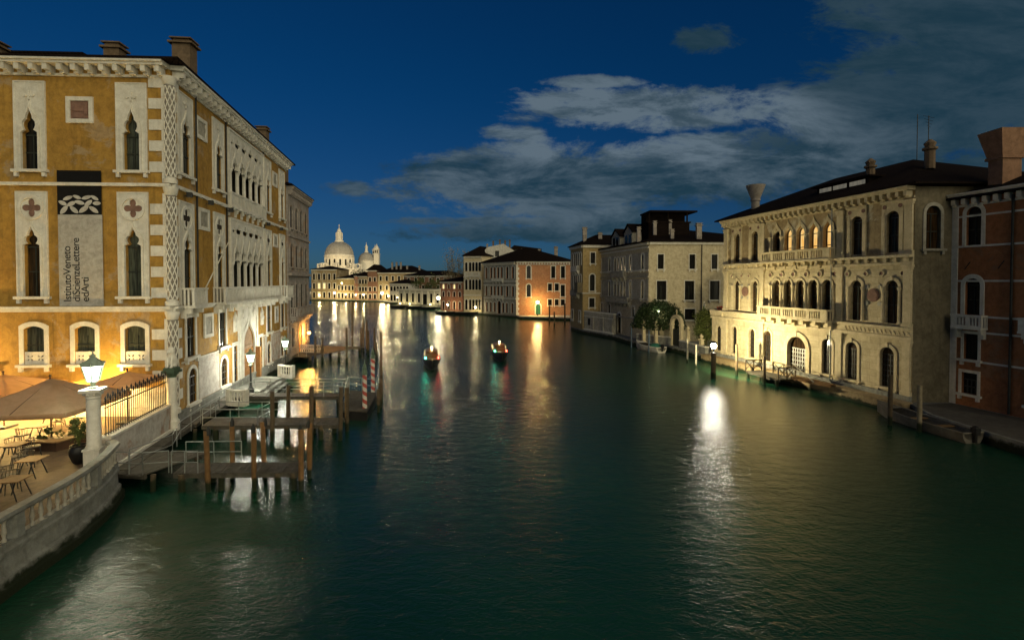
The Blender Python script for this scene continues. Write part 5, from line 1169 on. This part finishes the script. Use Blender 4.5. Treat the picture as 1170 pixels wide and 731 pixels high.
g = MB(); x, y = on4(5.0, -7.5); g.box(x, y, 18.9, 7.0, 4.5, .2, .06); g.box(x+.6, y, 20.6, 7.6, 5, .25, .06); g.box(x, y, 17.0, 6.6, 4.2, 3.6, .06)
for sx in (-3, 0, 3):
    for sy in (-2, 2): g.box(x+sx, y+sy, 19.7, .2, .2, 1.6)
g.box(x, y+.8, 19.7, 6.4, 2.4, 1.5, .06); obj('roof_terrace', g, TILE, rf)
for uu, w, zt in ((6.0, 3.6, 18.6), (11.2, 3.2, 18.9)):     # gabled dormers over the canal front
    g = MB(); F4.solid(g, [(uu-w/2, 15.5), (uu-w/2, zt-1.2), (uu, zt), (uu+w/2, zt-1.2), (uu+w/2, 15.5)], [], -4.5, -1.2); dm = obj('dormer', g, GREYST, rf)
    for k in (-.7, .7): g = MB(); F4.box(g, uu+k-.42, uu+k+.42, 15.9, 17.3, -1.198, -1.15); obj('window', g, G_DARK, dm)
    g = MB(); F4.solid(g, [(uu-w/2-.25, zt-1.25), (uu, zt+.08), (uu+w/2+.25, zt-1.25), (uu+w/2+.25, zt-1.05), (uu, zt+.3), (uu-w/2-.25, zt-1.05)], [], -4.6, -1.0); obj('dormer_roof', g, TILE, dm)
# wall of its forecourt along the water
fcw = thing('forecourt_wall', 'tall pale stone forecourt wall at the water before the sand-coloured house', 'wall', (15, 88, .7))
W4 = Fac(13.3, 90.9, 16.95, 82.5, (-1, -.4)); mb = MB(); W4.box(mb, 0, W4.L, .7, 4.0, -.5, 0); obj('wall', mb, GREYST, fcw)
mb = MB(); W4.box(mb, -.05, W4.L+.05, 4.003, 4.2, -.58, .08); W4.box(mb, 0, W4.L, 3.2, 3.3, .003, .06); W4.box(mb, 0, W4.L, .7, 1.0, .003, .12); obj('coping', mb, ISTRIA, fcw)
for u_ in (.4, 3, 6, 8.7): mb = MB(); W4.box(mb, u_-.25, u_+.25, 1.003, 3.197, .003, .1); obj('pilaster', mb, GREYST, fcw)
mb = MB(); W4.box(mb, 1.3, 2.0, 1.7, 2.9, .003, .03); obj('grating', mb, G_DARK, fcw)
# ================================================================== tan house beside it
c3 = Vector((13.06, 91.2)); a3 = Vector((11.65, 98.45)); p3 = [tuple(a3), tuple(c3), (c3.x+14, c3.y+.8), (a3.x+14, a3.y+.8)]
w3 = [(('round', u_, .8, z0, z1), dict(fw=.2, bars=None, sill=False)) for u_ in (1.2, 2.6, 3.7, 4.8, 6.2) for z0, z1 in ((12.6, 15.0), (8.0, 10.8))]+row((1.3, 5.8), 'rect', .9, 2.2, 4.0, fw=.2, bars=None)
e3 = row((1.85,), 'rect', .85, 12.9, 14.9, fw=.14, bars=None)+[(('round', 1.75, .9, 7.85, 10.9), dict(fw=.2, bars=None))]+row((1.7,), 'rect', 1.0, 4.8, 6.5, fw=.15, bars=None)
for w_ in w3: w_[1].update(pd=.05)
r3, FS, rf = house('tan_house', 'narrow tan canal house between the orange palace and the sand-coloured house', 'house', p3, .7, 16.3, TAN, {0: w3, 1: e3}, 2.2, .5)
for F in (FS[0], FS[1]): band(F, r3, 15.8, 16.28, .3, ISTRIA, 'cornice'); band(F, r3, 7.3, 7.5, .1, ISTRIA)
balcony(FS[0], r3, 1.8, 5.6, 11.6, 12.5, .6, ISTRIA, .3); balcony(FS[0], r3, 1.8, 5.6, 7.1, 7.9, .7, GREYST, .3)
chimney(rf, 14.0, 95.5, 16.4, 19.6, .8, CHIM); chimney(rf, 16.6, 93.5, 16.4, 18.4, .7, CHIM); chimney(rf, 13.6, 92.8, 16.4, 17.8, .5, CHIM)
g = MB(); F = FS[0]; F.box(g, 5.4, 7.2, 7.5, 9.4, .003, 1.0); obj('bay_window', g, DARKST, r3)
# ================================================================== orange palace at the bend
c2, l2, r2 = (1.09, 129.92), (-8.05, 141.17), (15.4, 130.3); p2 = [l2, c2, r2, (7, 143)]
w2 = []
for z0, z1 in ((10.4, 13.6), (5.6, 8.4)): w2 += row((1.4, 3.6, 5.2, 6.8, 8.4, 10.8, 13.2), 'round', .95, z0, z1, fw=.25, bars=None, sill=False)
w2 += row((1.6, 3.4, 5.2, 9, 10.6, 13), 'round', .9, 1.2, 3.9, fw=.22, bars=None, sill=False) + [(('round', 7.2, 1.5, .8, 4.3), dict(fw=.3, bars=None, sill=False))]
e2 = [(('round', 3.3, 1.05, 10.4, 13.75), dict(fw=.25, bars=None)), (('round', 3.3, 1.05, 5.6, 8.85), dict(fw=.25, bars=None))]+row((9.75, 12.3), 'rect', 1.05, 10.5, 13.6, fw=.2, bars=None)+row((8.9, 10.7), 'rect', 1.05, 7.16, 9.05, fw=.18, bars=None)+row((12.3,), 'rect', 1.1, 5.65, 8.7, fw=.2, bars=None)+row((8.9, 10.7, 12.3), 'rect', 1.05, 3.3, 4.9, fw=.18, bars=None)+[(('round', 5.8, 1.3, .9, 3.7), dict(fw=.25, pm=GREENC, bars=None, sill=False))]
r2_, FS, rf = house('orange_palace', 'orange stucco palace with a grey arcaded canal front at the bend', 'palace', p2, .7, 14.8, ORANGE, {0: w2, 1: e2}, 4.2, .8)
F2, G2 = FS[0], FS[1]
g = MB(); F2.solid(g, rect(.02, F2.L-.02, .75, 14.2), [h_ for h_ in F2.holes], .003, .04); obj('stone_front', g, GREYST, r2_)
for z in (9.5, 4.9, 8.5): band(F2, r2_, z, z+.25, .3, ISTRIA)
cornice(F2, r2_, 14.1, 14.78, .6, ISTRIA, .9, .3); cornice(G2, r2_, 14.1, 14.78, .6, ISTRIA, .7, .3)
g = MB()
for i in range(20): G2.box(g, .0, .5 if i % 2 else .8, .8+.66*i, .8+.66*i+.62, .003, .07)
obj('quoin', g, ISTRIA, r2_)
balcony(F2, r2_, 4.4, 9.2, 9.75, 10.5, .6, ISTRIA, .35); balcony(F2, r2_, 4.4, 9.2, 5.1, 5.8, .6, ISTRIA, .35)
chimney(rf, 11.8, 133, 15.2, 18.6, .9, CHIM); chimney(rf, 7.4, 134.5, 16.5, 18.0, .6, CHIM); chimney(rf, 2.5, 138, 15.5, 18, .6, CHIM)
street_lamp('bright warm lamp on the little quay before the orange wall', 6.6, 127.6, .72, 3.3, 2600, LAMPY, (1, .62, .20), .34)
for lab, x, y, z in (('pile near the corner of the quay before the orange palace', 8.6, 113.5, 4.0), ('second pile before the orange palace quay', 9.3, 108, 3.0), ('pile before the orange palace, closest to the tan house', 12.0, 112, 4.6)): mooring(lab, x, y, z, .17)
# ================================================================== white gabled house behind it
p1 = [(-14.1, 144.45), (-8.75, 142.75), (2, 158), (-9, 166)]
w1_ = [(('round', u_, .8, z0, z1), dict(fw=.18, bars=None, sill=False)) for u_ in (.8, 2.0, 3.0, 4.0, 5.0) for z0, z1 in ((12.6, 15.2), (7.2, 10.2), (1.4, 4.4))]
r1, FS, rf = house('white_house', 'tall pale canal house with a white gabled upper storey at the bend', 'house', p1, .7, 17.0, CREAM, {0: w1_}, 3.2, .5)
for z in (5.5, 10.7, 16.5): band(FS[0], r1, z, z+.3, .3, ISTRIA)
balcony(FS[0], r1, .4, 5.2, 11.2, 12.3, .6, ISTRIA, .35)
G1 = Fac(-8.0, 146.5, 9.5, 148.2, (0, -1)); g = MB(); G1.holes += [rect(3.0, 4.2, 17.0, 18.7), rect(12, 13, 15.9, 17.3)]
G1.solid(g, [(0, .7), (17.4, .7), (17.4, 17.6), (9.2, 18.4), (5.5, 20.8), (1, 19.8), (0, 19)], G1.holes, -9, 0); obj('gable', g, WHITEW, r1)
g = MB(); G1.box(g, 2.9, 13.2, 15.5, 19, -.6, -.55); obj('attic_room', g, G_DARK, r1)
for u_, z1 in ((.8, 21.3), (2.6, 22.2), (4.6, 22.6), (6.2, 22.4), (7.6, 22.6), (11.3, 20)):
    x, y, _ = G1.P(u_, 0, -2.5); chimney(rf, x, y, 18, z1-.8, .5, CHIM if u_ in (.8, 11.3) else CHIMD)
g = MB(); G1.solid(g, [(7.5, 19.2), (17.4, 17.7), (17.4, 19.6), (9, 20.6)], [], -9, -3); obj('roof_slope', g, TILE, r1)
# ================================================================== row along the far bank
def far_house(label, x0, y0, x1, y1, z1, wm, nw, floors, rise=2, depth=14, lit=(), kind='rect', cat='house', roofm=TILE, ww=1.2, name='far_house'):
    F = Fac(x0, y0, x1, y1, (0, -1)); L = F.L; ws = []
    for fi, (a_, b_) in enumerate(floors):
        for k in range(nw): ws.append(((kind, L*(k+.5)/nw, ww, a_, b_), dict(fw=.2, bars=None, sill=False, pm=G_SHOP if (fi, k) in lit else G_DARK)))
    q = [(x0, y0), (x1, y1), (x1-F.nx*depth, y1-F.ny*depth), (x0-F.nx*depth, y0-F.ny*depth)]
    r, FS, rf = house(name, label, cat, q, .7, z1, wm, {0: ws}, rise, .6, group='houses along the far bank', roofm=roofm)
    band(FS[0], r, z1-.5, z1-.01, .4, ISTRIA, 'cornice'); return r, FS[0], rf
F3 = ((1.4, 4.2), (6.0, 8.6), (10.4, 12.8))
r_, F_, rf = far_house('cream far house with one glowing window below the great dome', -102, 251.5, -88.5, 250, 15.8, CREAMW, 5, ((1.4, 4.2), (6.0, 8.8), (10.6, 13.6)), 2, 14, ((1, 2), (1, 1), (0, 1)))
far_house('low brown far house beside the cream one with a dark roof', -88.4, 250, -78.6, 246.5, 11.3, TAN, 5, ((1.4, 3.8), (5.4, 7.6)), 2)
far_house('narrow dim far house with a rosy front', -78.4, 246, -74.2, 240.5, 12.5, ROSE, 2, ((1.4, 3.6), (5, 7), (8.6, 10.6)), 2)
far_house('pale narrow far house left of the wide cream one', -74, 238.5, -69.5, 237.4, 12.2, CREAMW, 3, ((1.4, 3.6), (5, 7), (8.6, 10.6)), 2)
far_house('brick-brown far house with a high dark roof', -69.3, 237.4, -64.6, 236.9, 15.0, BRICK, 2, ((1.4, 3.6), (5, 7), (9.6, 11.6)), 3)
r_, F_, rf = far_house('wide cream far house with a row of tall chimneys', -64.4, 237, -43, 233, 13.9, CREAMW, 7, ((1.4, 3.6), (5.6, 7.8), (10, 12.2)), 3.5)
for u_ in (6.2, 8.4, 10.6, 13.8, 20): x, y, _ = F_.P(u_, 0, -3); chimney(rf, x, y, 14, 18.6 if u_ < 12 else 16.8, .8, CHIM)
far_house('white two-storey far house front with a low green-grey roof', -52.6, 213, -44, 210.5, 8.8, WHITEW, 6, ((1.4, 4.0), (5.6, 7.6)), 1.8, 12, kind='round')
# long low lamp-lit palace
r_ = thing('low_palace', 'long low white unfinished palace lit yellow on the far bank', 'palace', (-37, 177.5, .7)); F_ = Fac(-43.7, 190, -23.0, 175.7, (-.5, -1)); L_ = F_.L; mb = MB()
for k in range(8):
    c = L_*(k+.5)/8
    if k != 4: window(F_, r_, 'rect', c, 1.3, 1.9, 5.2, fm=ISTRIA, fw=.25, bars=None, sill=False)
window(F_, r_, 'rect', L_*.56, 2.2, .9, 5.0, fm=ISTRIA, fw=.3, bars=None, sill=False)
F_.wall(mb, .7, 6.8); b2 = Fac(-23.0, 175.7, -19, 190, (1, 0)); b2.wall(mb, .7, 6.8); b3 = Fac(-43.7, 190, -40, 200, (-1, 0)); b3.wall(mb, .7, 6.8)
mb.poly_prism([(-43.7, 190), (-23, 175.7), (-19, 190), (-40, 200)], 6.5, 6.79); obj('wall', mb, WHITEW, r_)
for k in range(9): mb = MB(); F_.box(mb, L_*k/8-.3 if k else .02, min(L_-.02, L_*k/8+.3), .8, 6.2, .003, .28); obj('pilaster', mb, ISTRIA, r_)
band(F_, r_, 6.3, 6.85, .6, ISTRIA, 'cornice'); band(F_, r_, .72, 1.2, .6, ISTRIA_Q, 'plinth')
for i, u_ in enumerate((3.5, 8.5, 19)): x, y, _ = F_.P(u_, 0, 2.2); street_lamp(['yellow lamp at the left end of the long low palace', 'yellow lamp before the left half of the long low palace', 'yellow lamp before the right end of the long low palace'][i], x, y, .3, .9, 420, LAMPY, (1, .80, .30), .16)
far_house('brown-roofed far house behind the long low palace', -48, 222, -24, 215, 12.2, BRICK, 7, ((6, 8), (9.4, 11.2)), 2.4)
far_house('reddish far house with rosy lit front left of the pale house at the bend', -21.9, 152, -14.6, 146.2, 9.6, ROSE, 4, ((1.2, 3.6), (5.0, 6.6), (7.4, 8.8)), 1.6, 10, ((2, 0), (2, 2)), kind='round', ww=.9)
for i, (x, y, h, r) in enumerate(((-86, 262, 15, 5), (-80, 258, 14.5, 4.5), (-72, 256, 14.5, 5))): tree('far_tree', ['dark far tree rising below the great dome', 'dark far tree between the two domes', 'dark far tree under the smaller dome'][i], x, y, .7, h, (r, r*.8), 1400, .35, LEAF, 'tree', trunk=.3)
for i, (x, y, h, r) in enumerate(((-30, 186, 11, 3.5), (-35, 192, 10.5, 3.5))): tree('far_tree', ['round green tree behind the right half of the long low palace', 'round green tree behind the left half of the long low palace'][i], x, y, .7, h, (r, r), 1200, .28, LEAFL, 'tree', trunk=.25)
tree('bare_tree', 'tall pale half-bare tree behind the reddish house at the bend', -17.6, 156, .7, 18.8, (4.6, 3.4), 2200, .17, SPRAY, 'tree', True, .28)
tree('bare_tree', 'smaller half-bare tree right of the taller one, against the pale house', -13.5, 168, .7, 17, (3.0, 2.6), 1200, .16, SPRAY, 'tree', True, .24)
for lab, x, y, h, pw, r, em, col in (('white street lamp at the water below the great dome', -88.5, 246.5, 3.2, 2600, .42, LAMPY, (1, .84, .52)), ('bright warm lamp at the water below the wide cream far house', -60.8, 231.5, 3.4, 5200, .60, LAMPY, (1, .80, .42)), ('bright lamp by the right end of the long low palace', -25.0, 167.5, 3.2, 2600, .55, LAMPY, (1, .86, .55)), ('second lamp close beside the bright one at the long low palace', -23.2, 170.5, 2.2, 700, .3, LAMPY, (1, .70, .40)), ('small lamp on the roof line of the brown far house', -83.6, 243, 8.2, 900, .3, LAMPY, (1, .80, .42)), ('warm lamp at the foot of the pale house at the bend', -10.4, 141.3, 1.6, 520, .24, LAMPY, (1, .80, .42)), ('warm lamp at the water by the cream far house', -96.5, 247.5, 2.2, 900, .3, LAMPY, (1, .74, .30)), ('small warm lamp at the far left end of the bank', -107, 249, 2.4, 900, .28, LAMPY, (1, .74, .30)),
    ('small warm lamp added before the low brown far house', -82.5, 245.5, 2.6, 1100, .28, LAMPY, (1, .78, .36)), ('small warm lamp added before the rosy narrow far house', -76, 240.5, 2.6, 900, .28, LAMPY, (1, .74, .30)), ('small warm lamp added before the pale narrow far house', -70.5, 234.5, 2.8, 1000, .28, LAMPY, (1, .78, .36)), ('small warm lamp added before the right part of the wide cream far house', -55.5, 222, 2.6, 1100, .28, LAMPY, (1, .78, .36)), ('small warm lamp added before the white two-storey far house', -48.5, 209.5, 2.4, 900, .26, LAMPY, (1, .78, .36)), ('small warm lamp added before the reddish far house', -19.0, 146, 2.2, 500, .22, LAMPY, (1, .70, .30))): street_lamp(lab, x, y, .4, h, pw, em, col, r)  # lamps listed on this line are added to brighten the far fronts
# dark boats lying along the far bank
ob = open_boat('dark moored boat before the left half of the long low palace', (-41.5, 180.5, .1), radians(-30), 7, 1.9, .6, HULLD, group='dark boats along the far bank')
for lab, l_, a_ in (('dark moored boat before the middle of the long low palace', (-34.5, 175.0, .1), -32), ('dark moored boat before the right end of the long low palace', (-28.5, 168.5, .1), -38), ('dark moored boat before the reddish house', (-19.3, 143.5, .1), -36), ('dark moored boat at the foot of the pale house', (-13.0, 141.6, .1), -15)): dup(ob, l_, radians(a_), lab)
# ================================================================== church with two domes
ch = thing('domed_church', 'great white domed church floodlit on the skyline', 'church', (-166, 476, .7)); X, Y = -166., 476.
mb = MB(); mb.lathe(X, Y, [(22, .7), (22, 20.5), (22.8, 20.8), (22.8, 21.8), (20, 22)], 8, pi/8); obj('octagon', mb, ISTRIA, ch)
mb = MB(); mb.lathe(X, Y, [(13.6, 21.5), (13.6, 22.8), (13.0, 23), (13.0, 33.2), (13.7, 33.5), (14.0, 34.4), (13.2, 34.6), (13.0, 35.4)], 32); dr = obj('drum', mb, ISTRIA, ch)
for k in range(16):
    a_ = 2*pi*k/16; F = Fac(X+13.05*cos(a_-.09), Y+13.05*sin(a_-.09), X+13.05*cos(a_+.09), Y+13.05*sin(a_+.09), (cos(a_), sin(a_))); mb = MB(); F.solid(mb, arch('round', F.L/2, 1.7, 25, 31), [], -.1, .03); obj('window', mb, G_DARK, dr)
    a_ += pi/16; mb = MB(); mb.box(X+13.3*cos(a_), Y+13.3*sin(a_), 28, .8, 1.1, 10, a_); obj('buttress', mb, ISTRIA, dr)
mb = MB(); mb.lathe(X, Y, [(13.0*cos(t_), 35.2+13.0*sin(t_)) for t_ in [pi/2*.86*i/12 for i in range(13)]], 32)
for k in range(16): a_ = 2*pi*k/16; mb.tube([(X+13.05*cos(t_)*cos(a_), Y+13.05*cos(t_)*sin(a_), 35.2+13.05*sin(t_)) for t_ in [pi/2*.86*i/10 for i in range(11)]], .22, 5, False)
obj('dome', mb, LEAD, ch)
mb = MB(); mb.lathe(X, Y, [(4.2, 47.2), (4.2, 49), (3.4, 49.2), (3.2, 50), (2.4, 50.2), (2.4, 55.6), (3.2, 56), (3.2, 56.6), (2.2, 57.2), (1.6, 59.2), (.5, 60.8), (.25, 61.5), (.2, 64.5)], 12)
for k in range(8): a_ = 2*pi*k/8; mb.lathe(X+3*cos(a_), Y+3*sin(a_), [(.35, 50), (.35, 56)], 6)
mb.box(X, Y, 63.6, 1.6, .2, .25); obj('dome_lantern', mb, ISTRIA, ch)
for k in range(16):                                        # the big scroll buttresses round the drum
    a_ = pi/8*k+pi/16; mb = MB()
    if k % 2: continue
    for s_ in (-.09, .09):
        c_, sn = cos(a_+s_), sin(a_+s_); pts_ = [(2.1*cos(q), 2.1*sin(q)) for q in [2*pi*i/16 for i in range(17)]]
        mb.tube([(X+(17.2+px_)*c_, Y+(17.2+px_)*sn, 24.6+pz_) for px_, pz_ in pts_], .75, 6, False)
        mb.hexa([(X+r_1*cos(a_+s_+e_), Y+r_1*sin(a_+s_+e_), z_) for z_ in (22, 27.5) for r_1, e_ in ((13.2, -.03), (16.2 if z_ < 25 else 14.2, -.03), (16.2 if z_ < 25 else 14.2, .03), (13.2, .03))])
    obj('scroll', mb, ISTRIA, ch)
    mb = MB(); mb.lathe(X+20*cos(a_), Y+20*sin(a_), [(.7, 22), (.7, 23.2), (.45, 23.4), (.6, 25), (.3, 26.2), (.32, 26.8), (.1, 27.1)], 8); obj('statue', mb, ISTRIA, ch)
X2, Y2 = -147., 500.; mb = MB(); mb.lathe(X2, Y2, [(11.5, .7), (11.5, 21), (12, 21.5), (9, 22), (8.2, 25), (7.9, 25.2), (7.9, 30.2), (8.4, 30.5), (8.0, 31)], 24); obj('choir', mb, ISTRIA, ch)
mb = MB(); mb.lathe(X2, Y2, [(7.9*cos(t_), 30.8+8.6*sin(t_)) for t_ in [pi/2*.85*i/10 for i in range(11)]], 24); obj('small_dome', mb, LEAD, ch)
mb = MB(); mb.lathe(X2, Y2, [(2.0, 39), (2.0, 40.5), (1.3, 40.7), (1.3, 44), (1.7, 44.2), (1.2, 45.4), (.2, 47.6), (.15, 49.4)], 10); obj('small_lantern', mb, ISTRIA, ch)
for x, y in ((-136.5, 500.), (-141.5, 512.)):
    mb = MB(); mb.box(x, y, 19, 5, 5, 36.6); mb.box(x, y, 37.5, 5.8, 5.8, .6); mb.box(x, y, 40.2, 4.4, 4.4, 4.8); mb.box(x, y, 42.8, 5.2, 5.2, .5); mb.lathe(x, y, [(2.0, 43), (1.9, 44.3), (.8, 45.6), (.4, 46.6), (.15, 47.8)], 10); bt = obj('bell_tower', mb, ISTRIA, ch)
    for k in (-1.1, 1.1): mb = MB(); F = Fac(x-2.2, y-2.2, x+2.2, y-2.2, (0, -1)); F.solid(mb, arch('round', 2.2+k*.9, 1.2, 38.4, 41.6), [], .003, .05); obj('belfry_opening', mb, G_DARK, bt)
for i, (x, y, z, pw) in enumerate(((-215, 405, 17, 60000), (-150, 400, 17, 70000), (-118, 440, 17, 26000))):
    fl = thing('floodlight', ['floodlight on a mast aimed at the left of the great dome', 'floodlight on a mast aimed at the great dome', 'floodlight on a mast aimed at the bell towers'][i], 'lamp', (x, y, .7)); mb = MB(); mb.box(x, y, z-8.2, .5, .5, 16.2); mb.box(x, y-.3, z, 1.2, .5, .8); obj('housing', mb, IRON, fl); plight((x, y+.8, z+.4), pw, (1, .74, .40), .8, fl)
